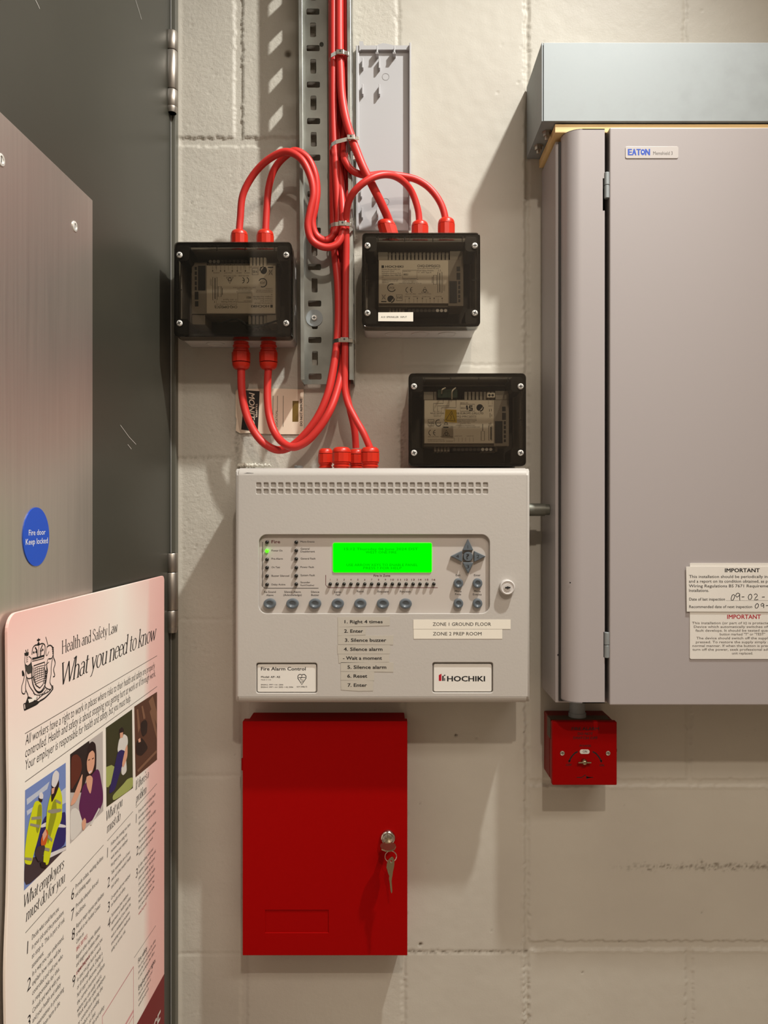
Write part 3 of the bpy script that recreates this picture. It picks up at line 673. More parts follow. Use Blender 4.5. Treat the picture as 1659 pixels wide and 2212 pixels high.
def module_label(kind, T2, dd, m_dark):
    """printed lines of a module's paper label in label px (x right, y down); T2 maps them to (x, z)"""
    b = MB()
    def tl(s, x0, x1, y, cap, bold=0.0):
        (a, c), (e, g) = T2(x0, y), T2(x1, y); sc = abs(T2(0, 0)[1] - T2(0, 1)[1]); flip = e < a
        b.text(s, a, a + abs(e - a), c, cap * sc, dd, m_dark, bold, 0, math.pi if flip else 0)
    def rb(pts, w, closed=False):
        sc = abs(T2(0, 0)[1] - T2(0, 1)[1]); b.ribbon([T2(*p) for p in pts], w * sc, dd, m_dark, closed)
    def fill(pts): b.poly([T2(*p) for p in pts], dd, m_dark)
    def rect(x0, y0, x1, y1): return [(x0, y0), (x1, y0), (x1, y1), (x0, y1)]
    def leafmark(cx, cy, r):
        fill([(cx + r * math.cos(t), cy + r * math.sin(t)) for t in [math.radians(100 + 24 * i) for i in range(11)]])
        rb([(cx + r * math.cos(t), cy + r * math.sin(t)) for t in [math.radians(-10 + 12 * i) for i in range(9)]], r * .35)
    def ce(x, y, s):
        for k in (0, 1):
            ox = x + k * s * .85
            rb([(ox + s * .36 - s * .5 * math.cos(math.radians(a)), y - s * .5 * math.sin(math.radians(a))) for a in range(-75, 76, 15)], s * .11)
        rb([(x + s * .74, y), (x + s * 1.1, y)], s * .1)
    def tri(x, y, s):
        rb([(x, y - s * .55), (x + s * .6, y + s * .45), (x - s * .6, y + s * .45)], s * .1, True); rb(oval(x, y + s * .12, s * .25, s * .25, 14), s * .09, True)
    if kind == 'input':
        fill(rect(182, 325, 222, 368)); tl('HOCHIKI', 245, 535, 362, 34, .03); tl('CHQ-DIM2(SCI)', 765, 1138, 353, 38, .012)
        for i, s in enumerate(('Hochiki Europe (UK) Ltd', 'Grosvenor Road', 'Gillingham Business Park', 'Gillingham, Kent ME8 0SA', 'UK')): tl(s, 185, (480, 385, 500, 508, 217)[i], 398 + 32 * i, 19)
        for i, s in enumerate(('Designed & Developed by', 'Hochiki Europe in the UK', 'Certificate')): tl(s, 188, (460, 448, 300)[i], 560 + 25 * i, 15)
        rb(rect(525, 405, 758, 540), 5, True); tl('SERIAL NO', 535, 660, 430, 13); tl('0021', 540, 612, 488, 30, .02)
        for i, s in enumerate(('WARNING DEVICE IN USE', 'SUPPLY VOLTAGE 17-41V', 'INPUT EOL 10K OHM', 'OPERATING TEMPERATURE -10 TO 50')): tl(s, (518, 540, 522, 460)[i], (780, 752, 768, 832)[i], 562 + 21 * i, 12)
        tl('Dual Input Module for SCI', 770, 1115, 382, 14); tl('Dual Input Module', 770, 1030, 418, 20); tl('17 - 41V, Type A', 775, 995, 452, 20)
        ce(590, 725, 85); tri(888, 728, 92); tl('0832-CPR-F0042', 572, 745, 798, 13); tl('INPUT VOLTAGE', 785, 990, 796, 13)
        rb(oval(348, 690, 66, 62, 28)[2:24], 14); tl('LPCB', 303, 390, 706, 30); leafmark(332, 872, 56)
        rb(rect(425, 805, 520, 900), 7, True); tl('VdS', 432, 512, 868, 38, .01); fill(rect(175, 906, 262, 924)); rb([(185, 800), (250, 885)], 6); rb([(250, 800), (185, 885)], 6); rb(rect(196, 812, 240, 870), 5, True)
        for x in (570, 632, 708, 766, 848, 912, 974, 1040, 1106, 1170): rb([(x, 868), (x, 935)], 3)
        for x in (632, 766, 848, 974, 1040, 1170): rb(oval(x, 862, 6, 7, 8), 7, True)
        for s, x0, x1 in (('INPUT 2', 560, 650), ('INPUT 1', 695, 790), ('LOOP OUT', 845, 980), ('LOOP IN', 1055, 1160)): tl(s, x0, x1, 842, 15)
        rb(rect(1030, 485, 1080, 636), 7, True); rb(rect(1098, 435, 1168, 772), 7, True); rb([(1132, 450), (1132, 760)], 12); rb([(1010, 510), (1010, 612)], 7)
        rb([(1112, 395), (1112, 420)], 4); rb([(1140, 395), (1140, 420)], 6); rb([(1190, 640), (1190, 740)], 4); rb([(1210, 650), (1210, 745)], 4)
    else:
        rb([(350, 430), (350, 312), (510, 312), (510, 250)], 6); rb([(415, 430), (415, 352), (602, 352), (602, 250)], 6); rb([(480, 410), (480, 382), (718, 382), (718, 250)], 6)
        tl('NC  NO  C', 345, 485, 452, 20); tl('RELAY RATING', 300, 522, 482, 20, .01); tl('30V DC 1A', 350, 485, 506, 13); tl('RESISTIVE', 355, 470, 528, 13)
        rb(rect(785, 325, 1020, 440), 6, True); tl('0024', 795, 875, 402, 28); tl('SERIAL NO', 785, 915, 312, 15, .01)
        rb([(892, 345), (902, 415)], 26); rb([(985, 355), (935, 355), (930, 382), (985, 392), (985, 418), (930, 422)], 22); leafmark(1105, 380, 56)
        tl('HI EUROPE (UK) LTD', 730, 1165, 488, 30, .01); tl('HQ-MRC2(SCI)', 730, 1045, 540, 30)
        for i, s in enumerate(('MAINS RELAY CONTROLLER', 'SUPPLY VOLTAGE 17-41V', 'IP RATED TYPE A')): tl(s, (725, 740, 790)[i], (1055, 1030, 955)[i], 596 + 25 * i, 15)
        rb([(722, 568), (1055, 568)], 4); tl('OPERATING TEMPERATURE', 712, 1025, 676, 13); tl('FOR INDOOR USE ONLY SEE DATASHEET 0035', 632, 1105, 702, 13)
        rb(rect(260, 575, 358, 675), 7, True); tl('VdS', 268, 350, 648, 40, .01); rb(oval(432, 630, 48, 50, 26)[2:22], 12); tl('LPCB', 395, 470, 640, 22); tl('approved', 268, 355, 695, 12); tl('certified', 388, 470, 695, 12)
        fill(rect(508, 692, 594, 710)); rb([(515, 575), (590, 660)], 6); rb([(585, 580), (520, 660)], 6); rb(rect(528, 620, 578, 655), 6, True)
        ce(286, 790, 88); tri(560, 798, 92); tl('0832-CPR-F0035', 260, 435, 862, 14); tl('INPUT  VOLTAGE', 455, 665, 860, 14)
        tl('Designed & Developed by', 258, 525, 908, 14); tl('Hochiki Europe in the UK   Certificate', 258, 668, 934, 15)
        for x in (690, 760, 820, 875, 940, 1000): rb([(x, 870), (x, 935)], 3)
        tl('LOOP OUT', 690, 820, 850, 14); tl('LOOP IN', 890, 1000, 850, 14)
        rb(rect(1128, 765, 1182, 916), 7, True); rb([(1153, 645), (1153, 760)], 9); rb(rect(1252, 672, 1300, 916), 8, True); rb([(1285, 690), (1285, 905)], 16)
        for q in ((1262, 405, 445), (1292, 400, 440), (1270, 470, 540), (1298, 490, 525), (1258, 630, 655), (1285, 625, 655)): rb([(q[0], q[1]), (q[0], q[2])], 7)
        tl('INPUT', 1245, 1318, 362, 16); rb([(1245, 260), (1245, 330)], 3); rb([(1308, 260), (1308, 330)], 4)
    return b

def junction_box(name, label, xl, xr, zt, zb, dfront, kind, map_label, flip, knock, extra=None, lab_map=None):
    t = thing(name, label, 'junction box', (xl + xr) / 2, 0, zb)
    db = .049                                                   # front rim of the base
    b = MB(); wth = .0024
    o = rrect(xl + .0012, xr - .0012, zb + .0012, zt - .0012, .006); i = rrect(xl + .0012 + wth, xr - .0012 - wth, zb + .0012 + wth, zt - .0012 - wth, .004)
    b.plate(o, [i], .001, db, M_BASE, .0006, 2); b.plate(o, [], .0, .003, M_BASE)
    bo = b.build('base', t)
    for kx in knock:
        k = MB(); k.lathe((kx, .026, zb + .0012), (0, 0, -1), [(.0125, 0), (.0125, .0008), (.0108, .0008), (.0104, .0003), (0, .0003)], M_BASE, 28); k.build('knockout', bo)
    # lid: hollow smoked cap
    g = MB(); o = rrect(xl, xr, zb, zt, .006)
    g.plate(o, [], dfront - .0026, dfront, M_SMOKE, .0010, 3)
    lid = g.build('lid', t)
    g = MB(); i = rrect(xl + .0024, xr - .0024, zb + .0024, zt - .0024, .004); g.plate(o, [i], db + .0004, dfront - .0028, M_SKIRT); g.build('lid_skirt', lid)
    g = MB(); r = .0016
    g.plate(rrect(xl + .0006, xr - .0006, zb + .0006, zt - .0006, .0055), [rrect(xl + .0042, xr - .0042, zb + .0042, zt - .0042, .004)], dfront - .0045, dfront - .0028, M_RIM); g.build('lid_rim', lid)
    for sx in (0, 1):
        for sz in (0, 1):
            q = MB(); c = .021
            ax, bx = (xl + .003, xl + .003 + c * .78) if sx == 0 else (xr - .003 - c * .78, xr - .003)
            az, bz = (zb + .003, zb + .003 + c) if sz == 0 else (zt - .003 - c, zt - .003)
            rr = rrect(ax, bx, az, bz, .005, 4); q.prism(rr, .02, dfront - .003, M_POST); q.build('screw_pillar', t)
            cx_ = xl + .0072 if sx == 0 else xr - .0072; cz_ = zb + .0175 if sz == 0 else zt - .0175
            screw('lid_screw', cx_, dfront, cz_, .0040, t, .3 + sx * .9 + sz * .4)
    b = MB(); b.box(xl + .006, xr - .006, .003, .0045, zb + .006, zt - .006, M_SHADELINER); b.build('shade_liner', t)  # dark sheet added to paint the shade inside the box
    for fx in (.135, .36, .6, .85):
        mk = MB(); mk.box(xl + (xr - xl) * fx - .0006, xl + (xr - xl) * fx + .0006, dfront - .0035, dfront - .0028, zt - .011, zt - .003, M_DARK); mk.build('lid_rib', lid)
    for xx in ((xl + .003, xl + .0095), (xr - .0095, xr - .003)):
        mk = MB(); mk.box(xx[0], xx[1], dfront - .0035, dfront - .0028, (zt + zb) / 2 - .0004, (zt + zb) / 2 + .0004, M_DARK); mk.build('lid_rib', lid)
    # electronics module inside
    sg = -1 if flip else 1; dm = .046
    def T2(x, y): return map_label(x, y, dm + .0006)
    def quad(b, x0, y0, x1, y1, d0, d1, m, bev=0.0):
        (a, c), (e, f) = T2(x0, y0), T2(x1, y1); b.box(min(a, e), max(a, e), d0, d1, min(c, f), max(c, f), m, bev)
    y0 = 240
    m = MB(); quad(m, 130, 225, 1515, 990, .004, dm - .004, M_MODULE, .001); quad(m, 135, 235, 1270, 945, .004, dm, M_MODULE)
    quad(m, 1270, 235, 1515, 985, .004, dm, M_MODULE); mo = m.build('module', t)
    m = MB(); quad(m, 140, 243, 1268, 942, dm, dm + .0003, M_MLABEL); ml = m.build('paper_label', mo)
    module_label(kind, (lambda x, y: lab_map(x, y, dm + .0006)) if lab_map else T2, dm + .0004, M_BLACK).build('lettering', ml)
    m = MB(); quad(m, 130, 100, 285, 225, .004, dm - .002, M_MODULE); m.build('end_block', mo); m = MB(); quad(m, 1300, 85, 1515, 225, .004, dm - .002, M_MODULE); m.build('end_block', mo)
    fins = range(16) if kind == 'input' and not flip else [0] + list(range(8, 16)) if kind != 'input' else [0, 1, 2, 3, 4]
    def piece(nm, x0, y0, x1, y1, d0, d1, mm):
        m = MB(); quad(m, x0, y0, x1, y1, d0, d1, mm); m.build(nm, mo)
    for k in fins: piece('cooling_fin', 298 + 62.5 * k, 95, 298 + 62.5 * k + 42, 225, .004, dm - .004, M_MODULE)
    for k in range(5): piece('lower_fin', 305 + 54 * k, 965, 305 + 54 * k + 38, 1065, .004, dm - .010, M_MODULE)
    if kind != 'input':
        for k in range(5): piece('lower_fin', 1090 + 54 * k, 965, 1090 + 54 * k + 38, 1065, .004, dm - .010, M_MODULE)
    m = MB(); quad(m, 600, 965, 1290, 1060, .004, dm - .009, M_DARK)
    for k in range(10):
        (a, c) = T2(640 + 66 * k, 1032); m.lathe((a, dm - .009, c), (0, 1, 0), [(.0022, 0), (.0022, .0008), (0, .0008)], M_GREYPRINT if k < 7 else M_BRIGHT, 12)
    m.build('terminal_strip', mo)
    m = MB(); quad(m, 1288, 580, 1412, 940, dm - .006, dm + .0006, M_DARK, .0003); m.build('switch_block', mo)
    for (ya, yb, xa, xb) in ((345, 420, 1405, 1462), (445, 558, 1405, 1465), (582, 635, 1432, 1465), (655, 708, 1432, 1465), (730, 782, 1432, 1465), (805, 855, 1432, 1465), (878, 922, 1432, 1465)): piece('indicator_window', xa, ya, xb, yb, dm - .002, dm + .0005, M_DARK)
    if extra: extra(t, lid, mo, T2, quad, dm)
    return t

DF = .075
# upper left box, module mounted upside down
def map1(x, y, d):                      # label px of the upright drawing, turned by half a turn
    px = 596 - (x - 130) * (596 - 414) / 1385.0; py = 677 - (y - 240) * (677 - 573) / 705.0
    return XX(px, d), ZZ(py, d)
def extra1(t, lid, mo, T2, quad, dm):
    # terminals along the edge that now faces up, wires behind the lower edge
    m = MB()
    for k in range(9):
        m.box(XX(450 + 8.2 * k, dm), XX(456 + 8.2 * k, dm), .02, dm - .001, ZZ(579, dm), ZZ(569, dm), M_MODULE, .0004)
        m.lathe((XX(453 + 8.2 * k, dm), dm - .001, ZZ(574, dm)), (0, 1, 0), [(.0016, 0), (0, .0001)], M_DARK, 10)
    m.build('terminal_strip', mo)
    for k in range(5):
        m = MB(); x = XX(540 + 7.5 * k, dm); m.box(x, x + .003, .02, dm + .001, ZZ(577, dm), ZZ(557, dm), M_MLABEL); m.build('upper_fin', mo)
    m = MB(); m.tube(spline([PX(520, 697, .055), PX(548, 706, .06), PX(575, 700, .058), PX(600, 692, .05)], 6), .0013, M_DARK, 8); m.build('wire', t); m = MB()
    m.tube(spline([PX(470, 700, .05), PX(510, 690, .056), PX(530, 700, .058), PX(536, 712, .05)], 6), .0013, M_DARK, 8); m.build('wire', t)
box1 = junction_box('junction_box', 'smoked lid junction box left of the cable tray, its module upside down', XX(376, DF), XX(630, DF), ZZ(522, DF), ZZ(727, DF), DF, 'input', map1, True, [XX(466, .026)], extra1)
zt1, zb1 = ZZ(522, DF) - .0012, ZZ(727, DF) + .0012
gland(box1, XX(517, .038), .038, zt1, 1); gland(box1, XX(573, .038), .038, zt1, 1)
gland(box1, XX(521, .036), .036, zb1, -1, .0126, .037, .42); gland(box1, XX(580, .036), .036, zb1, -1, .0126, .037, .42)
# upper right box
def map2(x, y, d): return XX(800 + x * .1326, d), ZZ(530 + y * .1326, d)
def extra2(t, lid, mo, T2, quad, dm): pass
box2 = junction_box('junction_box', 'smoked lid junction box with a white printed strip, right of the cable tray', XX(782, DF), XX(1037.5, DF), ZZ(502, DF), ZZ(705, DF), DF, 'input', map2, False,
                    [XX(851, .026), XX(908, .026), XX(966, .026)], extra2)
zt2 = ZZ(502, DF) - .0012
gland(box2, XX(846, .04), .04, zt2, 1, .0128, .031, .3, -.28); gland(box2, XX(907, .036), .036, zt2, 1, .0118, .030); gland(box2, XX(964, .036), .036, zt2, 1, .0118, .034)
s_ = MB(); s_.plate([(XX(817, DF), ZZ(694, DF)), (XX(892.5, DF), ZZ(694.5, DF)), (XX(892.5, DF), ZZ(674.5, DF)), (XX(817, DF), ZZ(675, DF))], [], DF + .0002, DF + .0005, M_PAPER)
st = thing('printed_strip', 'white A10 SPRINKLER INPUT strip on the upper right box lid', 'label', XX(855, DF), DF, ZZ(694, DF)); s_.build('strip', st)
s_ = MB()
for wd, xa, xb in (('A10', 823, 832), ('SPRINKLER', 835, 861), ('INPUT', 865, 879)): s_.ptext(wd, xa, xb, 686.8, 4.0, DF + .00058, M_BLACK)
s_.build('lettering', st)
# lower right box standing on the alarm panel
def extra3(t, lid, mo, T2, quad, dm):
    m = MB(); x0, x1 = XX(945, dm), XX(988, dm); m.box(x0, x1, .01, dm + .002, ZZ(860, dm), ZZ(842, dm), mat('green_terminal', (38, 62, 44), .5), .0006); m.build('relay_terminal', mo, label='green relay terminal')
    m = MB(); m.tube(spline([PX(954, 850, .05), PX(955, 842, .056), PX(962, 838, .05)], 6), .0009, M_MLABEL, 8); m.build('wire', mo); m = MB(); m.tube(spline([PX(976, 862, .05), PX(977, 845, .056), PX(984, 838, .05)], 6), .0009, M_MLABEL, 8); m.build('wire', mo)
    m = MB(); m.box(XX(1052, dm), XX(1069, dm), .01, dm + .001, ZZ(859, dm), ZZ(849, dm), M_MLABEL, .0004)
    for px in (1057, 1064): m.lathe((XX(px, dm), dm + .001, ZZ(854, dm)), (0, 1, 0), [(.0018, 0), (0, .0003)], M_DARK, 10)
    m.build('input_terminal', mo)
    y = MB(); dd = DF - .0032
    y.plate([(XX(962, dd), ZZ(884, dd)), (XX(986, dd), ZZ(885, dd)), (XX(987, dd), ZZ(913, dd)), (XX(960, dd), ZZ(911, dd))], [], dd - .0006, dd - .0003, M_YELLOW); yl = y.build('warning_label', lid, label='yellow electric shock warning label')
    y = MB(); y.ribbon([(XX(975.5, dd), ZZ(888, dd)), (XX(983, dd), ZZ(909.5, dd)), (XX(963, dd), ZZ(907, dd))], .0009, dd - .0001, M_BLACK, True)
    y.ribbon([(XX(976, dd), ZZ(893, dd)), (XX(972.5, dd), ZZ(899, dd)), (XX(975.5, dd), ZZ(899, dd)), (XX(973.5, dd), ZZ(906, dd))], .0006, dd - .0001, M_BLACK); y.build('lettering', yl)
def map3(x, y, d): return XX(890 + (x + 64) * .1326, d), ZZ(830 + (y + 20) * .1326, d)
def map3lab(x, y, d): return XX(890 + x * .1326, d), ZZ(830 + y * .1326, d)
box3 = junction_box('junction_box', 'smoked lid junction box with a yellow shock label, standing on the alarm panel', XX(882.5, DF), XX(1136.5, DF), ZZ(806, DF), ZZ(1007, DF), DF, 'relay', map3, False, [], extra3, map3lab)

# ------------------------------------------------------------------ insect monitor card stuck to the wall behind the cable loops
card = thing('monitor_card', 'cream insect monitor card stuck on the wall behind the cable loops', 'card', XX(582, 0), .002, ZZ(938, 0))
dc = .0022
b = MB(); o = [(509, 846), (512, 841), (540, 840), (590, 839), (656, 841), (656, 930), (655, 938), (610, 938), (566, 937), (545, 935), (518, 936), (509, 930), (511, 905), (509, 900)]
b.plate([(XX(x, dc), ZZ(y, dc)) for x, y in o], [], .0012, dc, M_CARD); b.build('sheet', card)
b = MB(); q = lambda pts, m, d=dc + .00008: b.poly([(XX(x, d), ZZ(y, d)) for x, y in pts], d, m)
q([(529, 843), (561, 845), (557, 933), (521, 928)], M_CARDBLACK)
q([(632, 866), (645, 866), (644.5, 911), (631.5, 911)], M_CARDHOLE)
for x, ya, yb in ((590, 855, 905), (599.5, 855, 888), (612, 855, 922)): b.ribbon([(XX(x, dc), ZZ(ya, dc)), (XX(x - .5, dc), ZZ(yb, dc))], .0006, dc + .00008, M_BLACK)
def vtext(s, x, y0, y1, cap, m, down, bold=0.0, shear=0.0):
    L = abs(y1 - y0) / F * (D - dc); c = cap / F * (D - dc)
    if down: b.text(s, XX(x, dc), XX(x, dc) + L, ZZ(y0, dc), c, dc + .00014, m, bold, shear, -math.pi / 2)
    else: b.text(s, XX(x, dc), XX(x, dc) + L, ZZ(y0, dc), c, dc + .00014, m, bold, shear, math.pi / 2)
vtext('MONITOR', 538, 848, 930, 12, M_CARD, True, .02, .25); vtext('TRAPPER', 552, 872, 902, 4, M_CARD, True, .02)
vtext('LOCATION', 600, 922, 888, 4.6, M_BLACK, False); vtext('DATE', 592, 922, 905, 4.6, M_BLACK, False); vtext('DO NOT REMOVE', 653, 920, 861, 4.6, M_BLACK, False, .03)
b.build('lettering', card)
# ------------------------------------------------------------------ fire alarm control panel
DP = .090; DFA = .0840
pxl, pxr, pzt, pzb = XX(508, DP), XX(1145, DP), ZZ(1010, DP), ZZ(1521, DP)
panel = thing('alarm_panel', 'light grey fire alarm control panel with a lit green display', 'alarm panel', (pxl + pxr) / 2, 0, pzb)
b = MB(); b.box(pxl + .002, pxr - .002, .0005, .079, pzb + .002, pzt - .002, M_PANEL, .002); b.build('housing', panel)
def cpt(x, y): return XX(500 + x * .3918, DP), ZZ(1000 + y * .3918, DP)       # places measured in one enlarged view of the panel
holes = []
ps = .3918 / F * (D - DP)
for r in (122, 157.5):
    for k in range(32):
        x, z = cpt(149.5 + 40.35 * k, r - .035 * k * 0); h = 13 * ps; holes.append(rrect(x - h, x + h, z - h, z + h, .0011, 3))
(rx0, rz1), (rx1, rz0) = cpt(150, 395), cpt(1424, 830); holes.append(rrect(rx0, rx1, rz0, rz1, 46 * ps, 9))
(q0, q1), (q2, q3) = (XX(553.5, DP), ZZ(1432, DP)), (XX(685, DP), ZZ(1497.5, DP)); holes.append(rrect(q0, q2, q3, q1, .003, 5))
(q0, q1), (q2, q3) = (XX(934, DP), ZZ(1431, DP)), (XX(1065, DP), ZZ(1496.5, DP)); holes.append(rrect(q0, q2, q3, q1, .003, 5))
# front plate with small rolled hole edges; the outer rim is rolled with a wide radius
mrg = .0100
b = MB(); b.plate(rrect(pxl + .0037, pxr - .0037, pzb + mrg - .0009, pzt - mrg + .0009, .0006, 2), holes, DFA + .0008, DP, M_PANEL, .0009, 2)
def roll(y, z, sy, sz, n=7): return [(y + sy * (1 - math.sin(math.pi / 2 * i / n)), z + sz * math.cos(math.pi / 2 * i / n)) for i in range(n + 1)]
# top and bottom rolled bands as extruded quarter rounds, sides as narrow quarter rounds
def band(zin, zout, x0, x1, dpt):
    n = 8; pts = [(DP - dpt * (1 - math.cos(math.pi / 2 * i / n)), zin + (zout - zin) * math.sin(math.pi / 2 * i / n)) for i in range(n + 1)] + [(.070, zout), (.070, zin)]
    k = len(pts); vs = [(x0, d, z) for d, z in pts] + [(x1, d, z) for d, z in pts]
    b.add(vs, [(i, i + 1, k + i + 1, k + i) for i in range(n)], M_PANEL, True)
    b.add(vs, [(n, n + 1, k + n + 1, k + n), (n + 1, n + 2, k + n + 2, k + n + 1), (k - 1, 0, k, 2 * k - 1)] + [tuple(range(k)), tuple(range(2 * k - 1, k - 1, -1))], M_PANEL)
band(pzt - mrg, pzt, pxl + .0045, pxr - .0045, .0135); band(pzb + mrg, pzb, pxl + .0045, pxr - .0045, .012)
def sband(xin, xout):
    n = 7; pts = [(DP - .005 * (1 - math.cos(math.pi / 2 * i / n)), xin + (xout - xin) * math.sin(math.pi / 2 * i / n)) for i in range(n + 1)] + [(.070, xout), (.070, xin)]
    k = len(pts); rows = []
    zs = [pzb + .001, pzb + .005, pzb + mrg, pzt - mrg, pzt - .005, pzt - .001]; cut = [.0095, .0042, 0, 0, .0046, .011]
    vs = [(x, min(d, DP - c), z) for z, c in zip(zs, cut) for d, x in pts]
    for j in range(len(zs) - 1): b.add(vs, [(j * k + i, j * k + i + 1, (j + 1) * k + i + 1, (j + 1) * k + i) for i in range(k - 1)], M_PANEL, True)
    b.add(vs, [tuple(range(k)), tuple(range(6 * k - 1, 5 * k - 1, -1))], M_PANEL)
sband(pxl + .0046, pxl); sband(pxr - .0046, pxr)
cover = b.build('cover', panel)
b = MB(); (vx0, vz1), (vx1, vz0) = cpt(125, 100), cpt(1425, 180); b.box(vx0, vx1, DFA - .002, DP - .0026, vz0, vz1, M_PANEL); b.build('vent_backing', panel)
b = MB(); b.box(rx0 - .004, rx1 + .004, .078, DFA, rz0 - .004, rz1 + .004, M_FASCIA); fas = b.build('fascia', panel)
b = MB(); bz0, bz1 = ZZ(1505, DP), ZZ(1425, DP)
b.box(XX(548, DP), XX(690, DP), .078, DFA, bz0, bz1, M_PANEL); b.build('badge_backing', panel); b = MB(); b.box(XX(928, DP), XX(1070, DP), .078, DFA, bz0, bz1, M_PANEL); b.build('badge_backing', panel)
# printing on the fascia
E = DFA + .00008
def ft(bb, s, x0, x1, yb, cap, m=None, bold=0.012, d=E): bb.ptext(s, 500 + x0 * .3918, 500 + x1 * .3918, 1000 + yb * .3918, cap * .3918, d, m or M_BLACK, bold)
b = MB(); ft(b, 'Fire', 221, 268, 443, 17, M_MAROON, .025)
for s, y in (('Power On', 488), ('Pre-Alarm', 533), ('On Test', 580), ('Buzzer Silenced', 627), ('Delay Active', 675)): ft(b, s, 221, {'Power On': 281, 'Pre-Alarm': 283, 'On Test': 268, 'Buzzer Silenced': 318, 'Delay Active': 297}[s], y, 10)
for s, x1, y, c in (('More Events', 458, 439, 10), ('General', 430, 478, 10), ('Disablement', 460, 493, 10), ('General Fault', 463, 532, 10), ('Power Fault', 455, 579, 10), ('System Fault', 460, 624, 10), ('Sounder', 434, 663, 10), ('Fault/Disabled', 455, 678, 8)): ft(b, s, 381, x1, y, c)
for s, x0, x1, y in (('Re-Sound', 180, 244, 716), ('Alarm', 192, 231, 734), ('Silence Alarm', 291, 382, 716), ('(Acknowledge)', 286, 387, 733), ('Silence', 438, 484, 716), ('Buzzer', 440, 483, 733), ('Lamp', 567, 605, 716), ('Test', 573, 600, 732), ('Reset', 692, 730, 713), ('Evacuate', 806, 867, 714),
                    ('Function', 929, 988, 714), ('Exit', 1237, 1262, 624), ('Enter', 1337, 1373, 624), ('More', 1231, 1268, 713), ('Fires', 1233, 1266, 729), ('More', 1337, 1373, 713), ('Events', 1331, 1379, 730)): ft(b, s, x0, x1, y, 10.5)
ft(b, 'Fire in Zone', 784, 875, 627, 12, M_MAROON, .02)
for k in range(16):
    x = 545 + 38 * k; ft(b, str(k + 1), x - (3 if k < 9 else 9), x + (3 if k < 9 else 9), 648, 9, M_MAROON, .015)
def fl(pts, w, m): b.ribbon([(XX(500 + x * .3918, E), ZZ(1000 + y * .3918, E)) for x, y in pts], w * ps, E, m)
fl([(171, 435), (171, 680), (184, 691), (480, 691)], 3, M_BLACK); fl([(520, 618), (520, 674), (534, 688), (1137, 688)], 3, M_MAROON)
b.build('lettering', fas)
# display
(lx0, lz1), (lx1, lz0) = cpt(557, 440), cpt(1107, 606)
b = MB(); b.plate(rrect(lx0, lx1, lz0, lz1, .0026, 6), [], DFA - .001, DFA + .0012, M_LCDRIM, .0003, 1); lcd = b.build('display', panel, label='green lit display window')
b = MB(); b.plate(rrect(lx0 + .0005, lx1 - .0005, lz0 + .0005, lz1 - .0005, .0022, 6), [], DFA + .0010, DFA + .0014, M_LCD); b.build('screen', lcd)
b = MB(); EL = DFA + .00148
for s, x0, x1, y in (('15:12 Thursday 06 June 2024 DST', 622, 1028, 481), ('WEST ONE FIRE', 740, 910, 499), ('USE ARROW KEYS TO ENABLE PANEL', 634, 1027, 569), ('PRESS ? FOR HELP', 727, 938, 586)): ft(b, s, x0, x1, y, 13, M_LCDTXT, 0, EL)
b.build('lettering', lcd)
# indicator lamps
def led(cx, cy, on=False, r=10.0):
    x, z = XX(500 + cx * .3918, DFA), ZZ(1000 + cy * .3918, DFA); R = r * ps; h = .0042; q = MB(); m = M_LEDON if on else M_LEDOFF
    q.lathe((x, DFA - .0002, z), (0, 1, 0), [(R * 1.0, 0), (R * 1.0, h * .8), (R * .9, h * .95), (R * .5, h * 1.1), (0, h * 1.13)], m, 18)
    q.build('indicator_lamp', panel, **({'label': 'glowing green indicator lamp'} if on else {}))
for cx, ys in ((197, (437, 485, 532, 577, 623, 670)), (358, (437, 483, 529, 577, 622, 668))):
    for i, y in enumerate(ys): led(cx, y, cx == 197 and i == 1)
for k in range(16): led(545 + 38 * k, 667, False, 9.5)
# push buttons with dished tops
def button(cx, cy, rx, rz):
    x, z = XX(500 + cx * .3918, DFA), ZZ(1000 + cy * .3918, DFA); q = MB(); k = rz / rx; R = rx * ps; h = .0065
    q.lathe((x, DFA - .0002, z), (0, 1, 0), [(R, 0), (R, h * .82), (R * .95, h * .95), (R * .84, h), (R * .62, h), (R * .54, h * .93), (R * .40, h * .80), (R * .2, h * .74), (0, h * .72)], M_BUTTON, 30, sz=k)
    q.build('push_button', panel)
for cx in (213, 338, 462, 587, 711, 835, 960): button(cx, 774, 34, 28)
for cx, cy in ((1250, 662), (1355, 662), (1250, 773), (1355, 773)): button(cx, cy, 26, 27)
def arrow(pts, digit, tx, ty):
    q = MB(); P = [(XX(500 + x * .3918, DFA), ZZ(1000 + y * .3918, DFA)) for x, y in pts]
    # rounded corners
    R = []; n = len(P)
    for i in range(n):
        a, c, e = Vector(P[i - 1]), Vector(P[i]), Vector(P[(i + 1) % n]); u = (a - c).normalized(); w = (e - c).normalized()
        for t in (0, .5, 1): R.append(tuple((c + u * .0012) * (1 - t) ** 2 + c * 2 * t * (1 - t) + (c + w * .0012) * t ** 2))
    q.plate(R, [], DFA - .0002, DFA + .0062, M_BUTTON, .0008, 2); o = q.build('arrow_button', panel)
    q = MB(); d = DFA + .00628; q.ptext(digit, 500 + (tx - 8) * .3918, 500 + (tx + 8) * .3918, 1000 + (ty + 9) * .3918, 18 * .3918, d, M_DARK, 0); q.build('lettering', o)
arrow([(1302, 418), (1332, 481), (1272, 481)], '1', 1303, 463); arrow([(1206, 514), (1270, 483), (1270, 545)], '4', 1246, 515)
arrow([(1400, 514), (1335, 545), (1335, 483)], '2', 1359, 516); arrow([(1302, 609), (1272, 547), (1332, 547)], '3', 1303, 572)
q = MB(); x, z = XX(500 + 1302 * .3918, DFA), ZZ(1000 + 515 * .3918, DFA)
